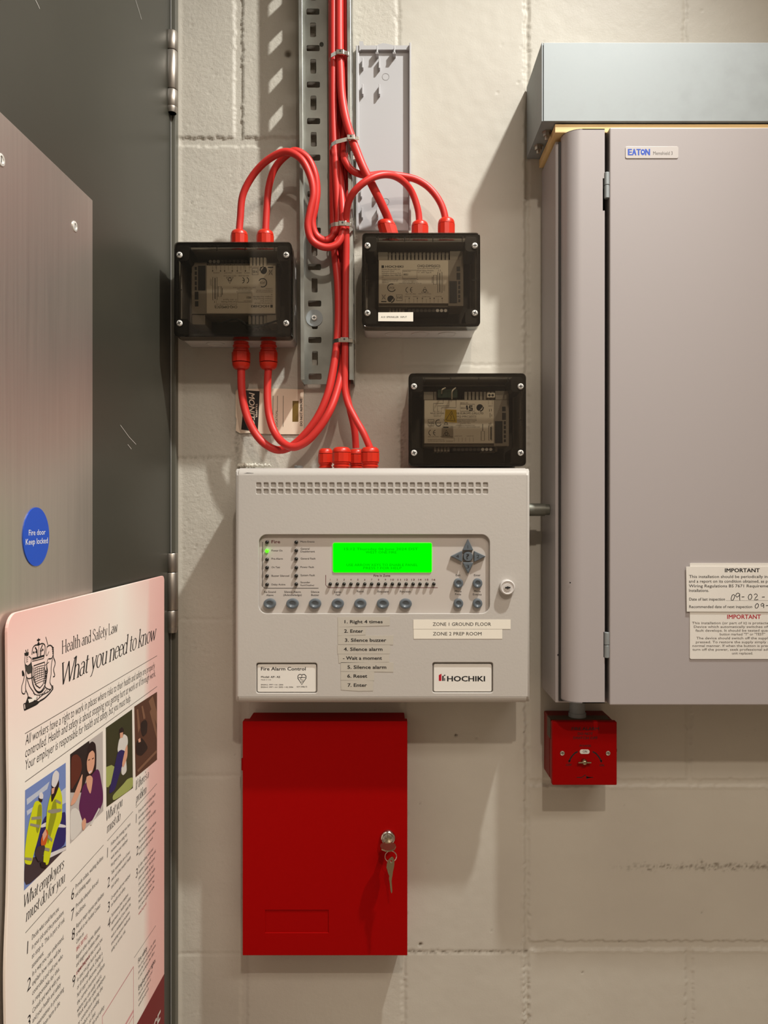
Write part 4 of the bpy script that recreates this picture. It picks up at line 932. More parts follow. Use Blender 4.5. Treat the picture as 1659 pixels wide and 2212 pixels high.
q.lathe((x, DFA - .0002, z), (0, 1, 0), [(26.5 * ps, 0), (26.5 * ps, .0052), (24 * ps, .0062), (0, .0062)], M_BUTTON, 28); o = q.build('help_button', panel)
q = MB(); d = DFA + .00628; q.ptext('?', 500 + 1294 * .3918, 500 + 1311 * .3918, 1000 + 529 * .3918, 27 * .3918, d, M_DARK, .01); q.build('lettering', o)
# cam lock at the right
x, z = XX(1096.5, DP + .008), ZZ(1269, DP + .008)
q = MB(); q.lathe((x, DP - .001, z), (0, 1, 0), [(.0098, 0), (.0098, .0085), (.0090, .0095), (.0082, .0098), (.0075, .0090), (.0050, .0088), (.0048, .0095), (0, .0095)], M_BASE, 36); lk = q.build('lock', panel, label='pale round key lock')
q = MB(); q.prism(oval(x, z, .0016, .0016, 12), DP + .0090, DP + .0098, M_DARK); q.box(x - .0034, x + .0034, DP + .0090, DP + .0097, z - .0007, z + .0009, M_DARK); q.build('keyway', lk)
# badges
def badge(xa, xb, ya, yb):
    q = MB(); d = DFA + .0036; q.plate(rrect(XX(xa, d), XX(xb, d), ZZ(yb, d), ZZ(ya, d), .0022, 5), [], DFA, d, M_WHITE, .0005, 2); return q
e = DFA + .00368
bd = badge(556, 683, 1435, 1495).build('badge', panel, label='white printed name badge')
q = MB()
def bt(s, x0, x1, y, cap, bold=0.012, m=None): q.ptext(s, 500 + x0 * .3918, 500 + x1 * .3918, 1320 + y * .3918, cap * .3918, e, m or M_BLACK, bold)
bt('Fire Alarm Control', 163, 409, 327, 18, .022); bt('Model: AP- AS', 163, 268, 368, 10, .02); bt('Made in U.K.', 163, 220, 381, 5); bt('EN54-2: 1997 + A1: 2006', 163, 285, 409, 6, .02); bt('EN54-4: 1997 + A1: 2002 + A2: 2006', 163, 340, 422, 6, .02); bt('KM 598673', 361, 417, 421, 7, .01)
def bl(pts, w, closed=False): q.ribbon([(XX(500 + x * .3918, e), ZZ(1320 + y * .3918, e)) for x, y in pts], w * ps, e, M_BLACK, closed)
bl([(388, 405), (366, 370), (366, 358), (374, 349), (384, 349), (388, 354), (393, 349), (403, 349), (411, 358), (411, 370)], 4, True); bl([(370, 366), (408, 366)], 3); bl([(388, 354), (388, 366), (380, 372), (384, 380), (396, 380), (394, 390), (382, 391)], 3)
q.build('lettering', bd)
bd = badge(937, 1062, 1434.5, 1494).build('badge', panel, label='white badge with a red and black emblem')
q = MB(); bt('HOCHIKI', 1190, 1397, 387, 28, .035)
def bp(pts, m): q.poly([(XX(500 + x * .3918, e), ZZ(1320 + y * .3918, e)) for x, y in pts], e, m)
bp([(1143, 353), (1158, 345), (1158, 385), (1143, 385)], M_REDPRINT); bp([(1162, 358), (1170, 355), (1170, 385), (1162, 385)], M_BLACK); bp([(1173, 368), (1178, 370), (1178, 385), (1173, 385)], M_BLACK); bp([(1172, 352), (1179, 350), (1179, 357), (1172, 359)], M_BLACK)
q.build('lettering', bd)
# glands and a bolt on top
tp = pzt - .0005
for x, d, s in ((703.5, .040, .0102), (738, .062, .0128), (770, .030, .0108), (799.5, .062, .0126)):
    gland(panel, XX(x, d), d, tp, 1, s, .029, .36)
q = MB(); q.lathe((XX(645, .04), .04, tp), (0, 0, 1), [(.0058, 0), (.0058, .0055), (.0052, .006), (0, .006)], M_GALV, 16); q.build('bolt', panel)
# scuff on the rolled top edge
q = MB(); dsc = .0882
q.plate([(XX(526, DP), ZZ(1022.6, DP)), (XX(534, DP), ZZ(1021, DP)), (XX(548, DP), ZZ(1022, DP)), (XX(545, DP), ZZ(1024, DP)), (XX(530, DP), ZZ(1024, DP))], [], DP - .0012, DP - .00045, M_DARK); q.build('scuff', panel)

# crumbly filler on the wall just above the panel's left corner
P = [PX(514 + 72 * i / 24, 1004.5 + 1.6 * math.sin(i * 1.9) + i * .05, .0045) for i in range(25)]
b = MB()
for i in range(24): b.tube([P[i], P[i + 1]], .0028 + .0011 * math.sin(i * 2.7) - .00006 * i, mat('white_filler', (226, 222, 208), .8, bump=.6, bscale=700, bdist=.001) if i == 0 else MATS['white_filler'], 10)
b.build('filler_bead', label='crumbly white filler bead on the wall above the left corner of the alarm panel', category='filler')

# ------------------------------------------------------------------ paper strips stuck on the panel
def strip(label, pts, words, x0, x1, yb, cap, m, bold=.012, grp=None, name='label_strip'):
    d = DP + .0004; P = [(XX(500 + x * .3918, d), ZZ(1320 + y * .3918, d)) for x, y in pts]
    t = thing(name, label, 'label', sum(p[0] for p in P) / len(P), DP, min(p[1] for p in P), grp)
    q = MB(); q.plate(P, [], DP + .0001, d, m); q.build('strip', t)
    q = MB(); q.ptext(words, 500 + x0 * .3918, 500 + x1 * .3918, 1320 + yb * .3918, cap * .3918, d + .00008, M_BLACK, bold); q.build('lettering', t)
G1 = 'instruction strips below the display'
strip('instruction strip reading 1. Right 4 times, topmost of the column', [(587, 88), (586, 33), (873, 32), (873, 80)], '1. Right 4 times', 624, 833, 67, 17, M_TAPELABEL, .03, G1)
strip('short instruction strip reading 2. Enter', [(586, 137), (587, 88), (742, 88), (740, 131)], '2. Enter', 622, 725, 119, 18, M_TAPELABEL, .03, G1)
strip('instruction strip reading 3. Silence buzzer, widest of the upper strips', [(587, 183), (587, 136), (893, 134), (891, 186)], '3. Silence buzzer', 626, 853, 169, 18, M_TAPELABEL, .03, G1)
strip('instruction strip reading 4. Silence alarm, above Wait a moment', [(585, 236), (584, 187), (875, 187), (873, 235)], '4. Silence alarm', 620, 832, 219, 18, M_TAPELABEL, .03, G1)
strip('instruction strip reading Wait a moment', [(592, 286), (589, 237), (872, 237), (870, 281)], '- Wait a moment', 615, 829, 268, 18, M_TAPELABEL, .03, G1)
strip('instruction strip reading 5. Silence alarm, shifted to the right', [(602, 332), (603, 283), (893, 283), (892, 336)], '5. Silence alarm', 640, 853, 318, 18, M_TAPELABEL, .03, G1)
strip('short instruction strip reading 6. Reset', [(603, 381), (603, 334), (788, 334), (787, 384)], '6. Reset', 639, 748, 367, 18, M_TAPELABEL, .03, G1)
strip('short curled instruction strip reading 7. Enter, bottom of the column', [(604, 434), (603, 383), (783, 383), (781, 440), (700, 441)], '7. Enter', 641, 746, 417, 18, M_TAPELABEL, .03, G1)
G2 = 'zone name strips'
strip('long white strip reading ZONE 1 GROUND FLOOR', [(1003, 99), (1003, 47), (1539, 47), (1539, 99)], 'ZONE 1 GROUND FLOOR', 1110, 1431, 81, 18, M_PAPER, .004, G2)
strip('white strip reading ZONE 2 PREP ROOM, below the other zone strip', [(1005, 153), (1004, 101), (1493, 101), (1493, 153)], 'ZONE 2 PREP ROOM', 1111, 1379, 134, 18, M_PAPER, .004, G2)

# ------------------------------------------------------------------ red document cabinet below the panel
DR = .048
rl, rr, rt, rb_ = XX(524, DR), XX(880, DR), ZZ(1558, DR), ZZ(2064, DR)
rc = thing('red_cabinet', 'red metal document cabinet with a key lock below the alarm panel', 'cabinet', (rl + rr) / 2, 0, rb_)
b = MB(); b.box(rl + .0065, rr - .0030, .0005, .0335, rb_ + .004, rt - .0005, M_REDBOX, .001); b.build('housing', rc)
b = MB()
(e0, e1), (e2, e3) = (XX(572.5, DR), ZZ(1966, DR)), (XX(709.5, DR), ZZ(2015, DR))
b.plate(rrect(rl, rr, rb_, rt, .001, 2), [[(e0, e3), (e2, e3), (e2, e1), (e0, e1)]], .0340, DR, M_REDBOX, .0006, 2)
b.box(e0 - .002, e2 + .002, .036, DR - .0012, e3 - .002, e1 + .002, M_REDBOX); dr = b.build('door', rc)
for yy in (1655,):
    q = MB(); q.lathe((rl - .0012, .040, ZZ(yy, DR)), (0, 0, 1), [(.0018, -.008), (.0018, .008)], M_REDBOX, 10); q.build('hinge', rc)
# lock barrel, chrome bezel
lx, lz = XX(838, DR + .006), ZZ(1812.5, DR + .006)
q = MB(); q.lathe((lx, DR - .0005, lz), (0, 1, 0), [(.0105, 0), (.0105, .002), (.0098, .0045), (.0086, .0060), (.0078, .0062), (.0074, .0050), (.0074, .0042), (0, .0042)], M_LOCK, 36); lk = q.build('lock', rc, label='chrome cam lock')
q = MB(); q.lathe((lx, DR + .003, lz), (0, 1, 0), [(.0062, 0), (.0062, .0030), (.0056, .0034), (0, .0034)], M_LOCK, 28); q.build('lock_barrel', lk)
keys = thing('key_set', 'two nickel keys on a ring, one in the red cabinet lock', 'keys', lx, DR + .02, ZZ(1928, DR + .02))
# key in the lock: the blade points into the barrel, the bow stands out and droops
kx, kd, kz = lx, DR + .0064, lz - .001
q = MB(); q.box(kx - .0038, kx + .0038, DR + .0058, DR + .017, kz - .0010, kz + .0010, M_NICKEL, .0005)
bow = [(x, dd) for x, dd in [(kx - .0045, .0150), (kx - .0095, .0185), (kx - .0105, .0225), (kx - .0085, .0275), (kx - .003, .0305), (kx + .003, .0305), (kx + .0085, .0275), (kx + .0105, .0225), (kx + .0095, .0185), (kx + .0045, .0150)]]
n = len(bow); dro = lambda dd: -(dd - .015) * .28
vs = [(x, DR + dd, kz + .0009 + dro(dd)) for x, dd in bow] + [(x, DR + dd, kz - .0009 + dro(dd)) for x, dd in bow]
q.add(vs, [tuple(range(n)), tuple(range(2 * n - 1, n - 1, -1))] + [(i, (i + 1) % n, n + (i + 1) % n, n + i) for i in range(n)], M_NICKEL); q.build('key', keys)
rd = DR + .026; rcx, rcz = XX(844, rd), ZZ(1850, rd); R = .0076
q = MB(); ring = [(rcx + R * math.cos(t), rd + R * .25 * math.sin(t) * .3, rcz + R * 1.0 * math.sin(t)) for t in [2 * math.pi * i / 30 for i in range(31)]]
q.tube(ring, .00055, M_LOCK, 8); q.build('ring', keys)
def kp_(x, y): return XX(780 + x * .08136, rd), ZZ(1780 + y * .08136, rd)
q = MB(); o = [(820, 860), (860, 890), (885, 960), (885, 1060), (865, 1180), (845, 1260), (835, 1360), (825, 1400), (812, 1500), (822, 1640), (830, 1780), (815, 1830), (795, 1825), (775, 1740), (757, 1560), (738, 1460), (745, 1370), (720, 1320), (690, 1210), (672, 1150), (685, 1040), (715, 960), (765, 900)]
q.plate([kp_(*p) for p in o], [oval(*kp_(800, 990), .0012, .0016, 12)], rd - .0009, rd + .0009, M_NICKEL, .0004, 2); q.build('key', keys)

# ------------------------------------------------------------------ grey distribution cabinet at the right
cab = thing('distribution_cabinet', 'large grey steel electrical cabinet with a hinged door on the right', 'cabinet', .45, 0, -.2475)
XB = .2224; ZB, ZT = -.2475, .4850; XE = .80
b = MB(); b.box(XB, XE, .0005, .0870, ZB, ZT - .004, M_CABINET, .0012); b.build('body', cab)
b = MB(); b.box(XB + .004, XE, .0865, .0900, ZB + .003, ZT - .006, M_CABDARK); b.build('inner_frame', cab)
# rounded corner cover: profile in (x, depth) with a return, cut away beside the upper hinge
def cover_prof(xr):
    r = .022; x0, dF = .2288, .1130; pts = [(x0, .0890)]
    for i in range(11):
        t = math.pi - math.pi / 2 * i / 10; pts.append((x0 + r + r * math.cos(t), dF - r + r * math.sin(t)))
    pts += [(xr, dF), (xr, dF - .0014)]
    for i in range(10, -1, -1):
        t = math.pi - math.pi / 2 * i / 10; pts.append((x0 + r + (r - .0014) * math.cos(t), dF - r + (r - .0014) * math.sin(t)))
    pts.append((x0 + .0014, .0890)); return pts
zA, zB_, zC = ZZ(278, .113), ZZ(385, .113), ZZ(455, .113); zD = ZZ(1519, .113)
b = MB()
for z0, z1, xr in ((zD, ZZ(1420, .113), .2790), (ZZ(1420, .113), ZZ(1365, .113), .2775), (ZZ(1365, .113), zC, .2790), (zC, zB_, .2765), (zB_, zA, .2790)):
    P = cover_prof(xr); k = len(P); vs = [(x, d, z0) for x, d in P] + [(x, d, z1) for x, d in P]; sm = [(i, i + 1, k + i + 1, k + i) for i in range(k - 1)] + [(k - 1, 0, k, 2 * k - 1)]
    b.add(vs, sm, M_CABINET, True)
P = cover_prof(.2790); half = len(P) // 2
for zc in (zA, zD):    # closed ends of the cover, shaped like its outline
    o = P[:13] + [(.2790, .0890)]; vs = [(x, d, zc) for x, d in o] + [(x, d, zc + (-.0012 if zc == zA else .0012)) for x, d in o]; k = len(o)
    b.add(vs, [tuple(range(k)), tuple(range(2 * k - 1, k - 1, -1))] + [(i, (i + 1) % k, k + (i + 1) % k, k + i) for i in range(k)], M_CABINET)
b.build('corner_cover', cab, fixn=False)
DD = .1160
dx0, dzt, dzb = XX(1317, DD), ZZ(275, DD), ZZ(1523.5, DD)
b = MB(); b.box(dx0, XE + .005, .0905, DD, dzb, dzt, M_CABINET, .0016, 3); dor = b.build('door', cab)
for ya, yb in ((372, 428), (1366, 1421)):
    q = MB(); xh = XX(1311.5, .114); za, zb = ZZ(ya, .114), ZZ(yb, .114); zm = (za + zb) / 2
    for u, v in ((zm + .0003, za), (zb, zm - .0003)): q.lathe((xh, .1125, u), (0, 0, 1), [(.0030, 0), (.0034, .0005), (.0034, v - u - .0005), (.003, v - u)], M_GALV, 18)
    q.box(xh, xh + .006, .107, .1095, zb + .001, za - .001, M_GALV); q.build('hinge', cab, label='bright steel barrel hinge')
# maker's plate, top left of the door
d = DD + .0008
q = MB(); q.plate(rrect(XX(1351, d), XX(1465.5, d), ZZ(342, d), ZZ(316, d), .002, 4), [], DD, d, mat('clear_plate', (196, 190, 186), .25), .0003, 2); pl = q.build('badge', dor, label='clear maker badge with blue lettering')
q = MB(); e = d + .00008
for ch, xa, xb in (('E', 1357, 1364.5), ('A', 1366, 1374), ('T', 1375.5, 1383.5), ('N', 1394, 1403.5)): q.ptext(ch, xa, xb, 335, 13, e, M_BLUEPRINT, .05)
q.poly(oval(XX(1388.5, e), ZZ(328.6, e), .0027, .0038, 18), e, M_BLUEPRINT)
q.poly(oval(XX(1388.5, e), ZZ(328.6, e), .0011, .0013, 12), e + .0002, M_PAPER)
q.ptext('Memshield 3', 1411, 1453, 334.5, 7.5, e, M_GREYPRINT, 0); q.build('lettering', pl)
q = MB(); q.prism(oval(XX(1231, .1115), ZZ(1258.5, .1115), .0009, .0009, 10), .1125, .1134, M_BLACK); q.build('fixing_hole', cab); q = MB(); q.prism(oval(XX(1190, .045), ZZ(1402, .045), .001, .001, 8), .0875, .0878, M_BLACK); q.build('fixing_hole', cab)

# plywood packer on top of the cabinet, galvanised trunking above it
b = MB(); b.box(.2189, .82, .0005, .1015, ZT + .0003, ZZ(268.3, .1015), M_PLY, .0003); o = b.build('plywood_board', label='plywood packing board between the grey cabinet and the trunking', category='board')
DK = .105
kx0, kzt, kzb = XX(1171, DK), ZZ(92, DK), ZZ(262, DK); kzb0 = ZZ(262, DK)
tk = thing('metal_trunking', 'galvanised steel trunking above the grey cabinet', 'trunking', .45, 0, kzb)
b = MB(); b.box(kx0 + .0018, .84, DK - .0014, DK, kzb, kzt, M_GALV, .0006); b.box(kx0 + .0018, .84, DK - .012, DK - .0012, kzb, kzb + .0012, M_GALV); b.build('cover', tk)
b = MB(); b.box(kx0 - .0002, kx0 + .0010, .0005, DK - .0004, kzb + .0005, kzt + .0005, M_GALV).box(kx0 + .0001, .84, .0005, DK - .003, kzt - .0016, kzt - .0002, M_GALV); b.box(kx0 + .001, .84, .0005, .0020, kzb, kzt, M_GALV)
b.box(kx0 + .001, .84, .0005, DK - .002, kzb + .0002, kzb + .0014, M_GALV); b.build('body', tk)
for px, py, dd in ((1181, 291, .078), (1163, 335, .040)):
    q = MB(); x = XX(px, dd); q.lathe((x, dd, kzb + .0002), (0, 0, -1), [(.0065, 0), (.0065, .0012), (.0048, .0012), (.0048, .0062), (.0024, .0062), (.0024, .0105), (.0018, .011)], M_HINGE, 6, smooth=False); q.build('nut', tk)

# conduit from the panel into the cabinet
b = MB(); z = ZZ(1101, .05); b.tube([(pxr - .001, .05, z), (XX(1176, .05), .05, z)], .0086, M_CONDUIT, 20); b.tube([(XX(1175, .05), .05, z), (XB + .001, .05, z)], .0072, M_CONDUIT, 18)
b.build('conduit', label='short steel conduit between the alarm panel and the grey cabinet', category='conduit')

# ------------------------------------------------------------------ paper notices on the cabinet door
def c8(x, y, d): return XX(1100 + x * .337, d), ZZ(1150 + y * .337, d)
d1 = DD + .0012
n2 = thing('notice', 'white notice headed IMPORTANT in red, lower on the grey cabinet door', 'notice', c8(1500, 0, d1)[0], DD, c8(0, 812, d1)[1])
x0, z1 = c8(1158, 197, d1); z0 = c8(0, 812, d1)[1]; x1 = x0 + (z1 - z0) * 1.32
q = MB(); q.plate(rrect(x0, x1, z0, z1, .002, 4), [], DD + .0001, d1, M_WHITE); q.build('sheet', n2)
q = MB(); e = d1 + .00008
def nt(s, xa, xb, y, cap, m, bold=.006, ee=None):
    ee = ee or e; q.ptext(s, 1100 + xa * .337, 1100 + xb * .337, 1150 + y * .337, cap * .337, ee, m, bold)
nt('IMPORTANT', 1398, 1612, 554, 26, M_REDPRINT, .02)
for s, xa, xb, y in (('This installation (or part of it) is protected by a Residual Current', 1172, 1945, 588), ('Device which automatically switches off the supply if an earth', 1184, 1925, 612), ('fault develops. It should be tested quarterly by pressing the', 1195, 1915, 636), ('button marked "T" or "TEST"', 1350, 1640, 660),
                    ('The device should switch off the supply when the button is', 1200, 1905, 685), ('pressed. To restore the supply simply switch back on in the', 1197, 1910, 710), ('normal manner. If when the button is pressed the supply does not', 1175, 1940, 734), ('turn off the power, seek professional advice, or have the RCD', 1175, 1925, 758), ('unit replaced.', 1428, 1562, 782)): nt(s, xa, xb, y, 15, M_GREYPRINT, .008)
q.build('lettering', n2)
d2 = DD + .0024
n1 = thing('notice', 'white periodic inspection notice with handwritten dates, overlapping the notice below it', 'notice', c8(1500, 0, d2)[0], DD, c8(0, 508, d2)[1])
x0, z1 = c8(1134, 219, d2); z0 = c8(0, 508, d2)[1]
q = MB(); q.plate([(x0, z1), (x0 + .0009, z0), (x0 + (z1 - z0) * 2.9, z0 - .0004), (x0 + (z1 - z0) * 2.9, z1 - .0004)], [], d1 + .0002, d2, M_WHITE); q.build('sheet', n1)
q = MB(); e = d2 + .00008; nt('IMPORTANT', 1383, 1605, 255, 24, M_BLACK, .03)
for s, xa, xb, y in (('This installation should be periodically inspected and tested', 1153, 1890, 292), ('and a report on its condition obtained, as prescribed in the IET', 1152, 1888, 322), ('Wiring Regulations BS 7671 Requirements for Electrical', 1152, 1870, 352), ('Installations.', 1153, 1280, 381), ('Date of last inspection', 1154, 1383, 437), ('Recommended date of next inspection', 1154, 1557, 485)): nt(s, xa, xb, y, 18, M_BLACK, .008)
def nl(pts, w, ee): q.ribbon([c8(x, y, ee) for x, y in pts], w * .337 / F * (D - ee), ee, M_BLACK)
for k in range(36): nl([(1392 + k * 9, 437), (1396 + k * 9, 437)], 2.5, e)
q.build('lettering', n1)
q = MB()                                        # handwriting
for pts in ([(1437, 398), (1428, 405), (1423, 422), (1424, 435), (1433, 436), (1442, 422), (1446, 404), (1438, 398)], [(1478, 396), (1466, 388), (1455, 395), (1452, 408), (1460, 415), (1472, 408), (1478, 394), (1477, 418), (1478, 436)], [(1490, 414), (1507, 413)],
            [(1548, 396), (1538, 400), (1532, 415), (1536, 430), (1548, 430), (1556, 415), (1553, 400), (1546, 396)], [(1570, 402), (1577, 394), (1588, 397), (1590, 408), (1578, 420), (1572, 433), (1584, 432), (1596, 430)], [(1620, 415), (1638, 414)],
            [(1592, 456), (1583, 460), (1576, 472), (1578, 484), (1588, 486), (1597, 475), (1598, 462), (1591, 457)], [(1632, 460), (1622, 455), (1614, 462), (1615, 472), (1626, 472), (1632, 460), (1631, 485)], [(1645, 470), (1668, 469)]): nl(pts, 4.5, e)
q.build('handwriting', n1)

# ------------------------------------------------------------------ red isolator switch
DS = .060
sl, sr, stt, sb = XX(1193, DS), XX(1333, DS), ZZ(1559, DS), ZZ(1696.5, DS)
sw = thing('isolator_switch', 'red fire alarm isolator switch below the grey cabinet', 'switch', (sl + sr) / 2, 0, sb)
b = MB(); b.box(sl + .0012, sr - .0022, .0005, .036, sb + .002, stt - .0005, M_REDBACK, .0012); b.build('back_box', sw)
b = MB(); b.box(sl + .0016, sr - .0022, .0365, .0495, sb + .0015, stt - .0008, M_REDBACK, .0012); b.build('spacer', sw)
b = MB(); b.box(sl, sr, .050, DS, sb, stt, M_REDPLATE, .0016, 3); fp = b.build('front_plate', sw)
b = MB(); b.box(sl - .0006, sl + .0026, .030, .0505, stt - .026, stt + .0004, M_TAPE, .0004); b.box(sl - .0004, sr - .006, .030, .0505, stt - .002, stt + .0005, M_TAPE, .0003); b.build('tape', sw, label='dark brown tape over the corner')
def c9(x, y, d): return XX(1170 + x * .1085, d), ZZ(1520 + y * .1085, d)
e = DS + .00008; q = MB()
for s, xa, xb, y, cp in (('FIRE ALARM', 600, 1140, 528, 58), ('DO NOT', 722, 1018, 624, 50), ('SWITCH OFF', 628, 1115, 708, 50), ('POWER', 762, 985, 860, 40), ('OFF', 482, 598, 1240, 40), ('ON', 1155, 1242, 1248, 42)): q.ptext(s, 1170 + xa * .1085, 1170 + xb * .1085, 1520 + y * .1085, cp * .1085, e, M_BLACK, .02)
k9 = .1085 / F * (D - DS)
def sl_(pts, w): q.ribbon([c9(x, y, e) for x, y in pts], w * k9, e, M_BLACK)
sl_([(718, 955), (660, 985), (600, 1050), (560, 1120), (548, 1150)], 28); q.poly([c9(x, y, e) for x, y in ((525, 1128), (585, 1130), (545, 1185))], e, M_BLACK)
sl_([(1015, 955), (1080, 990), (1140, 1060), (1180, 1125), (1188, 1150)], 28); q.poly([c9(x, y, e) for x, y in ((1155, 1132), (1212, 1128), (1192, 1180))], e, M_BLACK)
sl_([(700, 1468), (800, 1468), (875, 1415)], 14); sl_([(890, 1468), (1025, 1468)], 14); q.poly([c9(x, y, e) for x, y in ((890, 1435), (935, 1458), (1000, 1466), (890, 1498))], e, M_BLACK)
q.build('lettering', fp)
q = MB(); x, z = c9(856, 955, DS); q.plate(rrect(x - 98 * k9, x + 98 * k9, z - 44 * k9, z + 44 * k9, 42 * k9, 8), [], DS - .0005, DS + .0008, M_WHITE, .0003, 2); iw = q.build('indicator_window', fp, label='white oval window')
q = MB(); q.ptext('ON', 1170 + 820 * .1085, 1170 + 902 * .1085, 1520 + 975 * .1085, 44 * .1085, DS + .00088, M_BLACK, .01); q.build('lettering', iw)
for x, y in ((410, 983), (1320, 983)):
    X_, Z_ = c9(x, y, DS); q = MB(); q.lathe((X_, DS - .0002, Z_), (0, 1, 0), [(48 * k9, 0), (46 * k9, .0012), (30 * k9, .0018), (0, .002)], M_LOCK, 18); q.box(X_ - .0002, X_ + .0002, DS + .0012, DS + .0020, Z_ - 32 * k9, Z_ + 32 * k9, M_DARK); q.build('screw', fp)
X_, Z_ = c9(862, 1175, DS + .006); q = MB(); q.lathe((X_, DS - .0002, Z_), (0, 1, 0), [(60 * k9, 0), (60 * k9, .004), (52 * k9, .006), (26 * k9, .0075), (0, .0078)], M_NICKEL, 22)
q.box(X_ - 130 * k9, X_ + 130 * k9, DS + .003, DS + .0062, Z_ - .0010, Z_ + .0007, M_NICKEL, .0005); q.build('key_switch', fp)
q = MB(); z = c9(0, 915, .045)[1]; q.lathe((sr - .003, .046, z), (1, 0, 0), [(.0042, 0), (.0042, .0055), (.0034, .0062), (0, .0062)], M_DARK, 14); q.build('side_plug', sw)
# conduit stub from the cabinet down into the switch
b = MB(); x = XX(1247, .035); b.tube([(x, .035, stt - .0004), (x, .035, stt + .006)], .0118, M_GALV, 22); b.tube([(x, .035, stt + .004), (x, .035, ZB + .0003)], .0105, M_GALV, 22)
b.build('conduit', label='short vertical steel conduit between the grey cabinet and the red switch', category='conduit')

# ------------------------------------------------------------------ blue sign on the kick plate
b = DB(); w = .0024
(sx0, _), (sx1, _), (_, sz1), (_, sz0) = DX(50, 1160, w), DX(106.5, 1160, w), DX(78, 1096, w), DX(78, 1223, w)
b.plate(oval((sx0 + sx1) / 2, (sz0 + sz1) / 2, (sx1 - sx0) / 2, (sz1 - sz0) / 2, 48), [], .0017, w, M_SIGNBLUE)
xw, yw = T_DOOR @ Vector(((sx0 + sx1) / 2, -w, 0)), 0
sg = thing('door_sign', 'round blue Fire door Keep locked sign on the steel kick plate', 'sign', xw.x, -xw.y, sz0); b.build('disc', sg)
b = DB()
for s, p0, p1, cp in (('Fire door', (62, 1156.5), (98, 1155), 12), ('Keep locked', (55.5, 1177), (103, 1173.5), 12.5)):
    (xa, za), (xb, zb) = DX(*p0, w), DX(*p1, w); Zd = D - (-xa) ; b.text(s, xa, xb, za * .5 + zb * .5, cp / F * (D + (xa + xb) / 2), w + .00008, M_SIGNWHITE, .004)
b.build('lettering', sg)
# ------------------------------------------------------------------ health and safety poster on the door
WP = .0070                                        # its face stands this far off the door
def P3(x, y): return DX(x * .2291, 1240 + y * .2291, WP)
def P4(x, y): return DX(x * .254, 1650 + y * .254, WP)
o = DX(200, 1290, WP); ow = T_DOOR @ Vector((o[0], -WP, 0))
poster = thing('safety_poster', 'large rigid Health and Safety Law poster leaning on the door', 'poster', ow.x, -ow.y, -.66)
pr, ptop = DX(355, 1243, WP); plft = DX(16.5, 1327, WP)[0]; pbot = ptop - .70
def _cnr(cx, cz, r, a0, a1): return [(cx + r * math.cos(math.radians(a0 + (a1 - a0) * i / 7)), cz + r * math.sin(math.radians(a0 + (a1 - a0) * i / 7))) for i in range(8)]
wav = [(tuple(p)[0], tuple(p)[1]) for p in spline([(plft, ptop - .02, 0), (plft + .0008, ptop - .06, 0), (plft + .0016, ptop - .11, 0), (plft + .0028, ptop - .16, 0), (plft + .001, ptop - .23, 0), (plft - .0028, ptop - .29, 0), (plft - .0018, ptop - .34, 0), (plft + .001, ptop - .40, 0), (plft + .002, pbot, 0)], 6)]
out = [(pr, pbot)] + _cnr(pr - .007, ptop - .007, .007, 0, 90) + _cnr(plft + .014, ptop - .014, .014, 90, 180) + wav
def poster_mat():
    m = bpy.data.materials.new('poster_print'); m.use_nodes = True; nt = m.node_tree; bs = nt.nodes['Principled BSDF']; bs.inputs['Roughness'].default_value = .45
    t = nt.nodes.new('ShaderNodeTexCoord'); sp = nt.nodes.new('ShaderNodeSeparateXYZ'); nt.links.new(t.outputs['Generated'], sp.inputs[0])
    def ramp(src, pts):
        r = nt.nodes.new('ShaderNodeValToRGB'); e = r.color_ramp.elements
        while len(e) < len(pts): e.new(.5)
        for q, (p, v) in zip(e, pts): q.position = p; q.color = (v, v, v, 1)
        nt.links.new(src, r.inputs[0]); return r.outputs[0]
    # Generated y runs from the free edge (0) to the hinge edge (1); z from bottom to top
    a = ramp(sp.outputs[1], [(0, .15), (.06, 0), (.80, 0), (.86, .85), (1, 1)]); c = ramp(sp.outputs[2], [(0, 0), (.80, .0), (.93, .55), (1, .95)]); k = ramp(sp.outputs[1], [(0, 1), (.3, .75), (.62, .12), (.75, .5), (1, 1)])
    mu = nt.nodes.new('ShaderNodeMath'); mu.operation = 'MULTIPLY'; nt.links.new(c, mu.inputs[0]); nt.links.new(k, mu.inputs[1])
    g = nt.nodes.new('ShaderNodeMath'); g.operation = 'MAXIMUM'; nt.links.new(a, g.inputs[0]); nt.links.new(mu.outputs[0], g.inputs[1])
    mx = nt.nodes.new('ShaderNodeMix'); mx.data_type = 'RGBA'; nt.links.new(g.outputs[0], mx.inputs[0])
    mx.inputs[6].default_value = (*L3((254, 247, 236)), 1); mx.inputs[7].default_value = (*L3((250, 196, 188)), 1); nt.links.new(mx.outputs[2], bs.inputs['Base Color'])
    return m
M_POSTER = poster_mat()
b = DB(); b.plate(out, [], WP - .0026, WP, M_POSTER, .0004, 1); b.build('sheet', poster)
E1, E2, E3 = WP + .00012, WP + .00024, WP + .00036
def mix(n, c): return mat('print_' + n, c, .5)
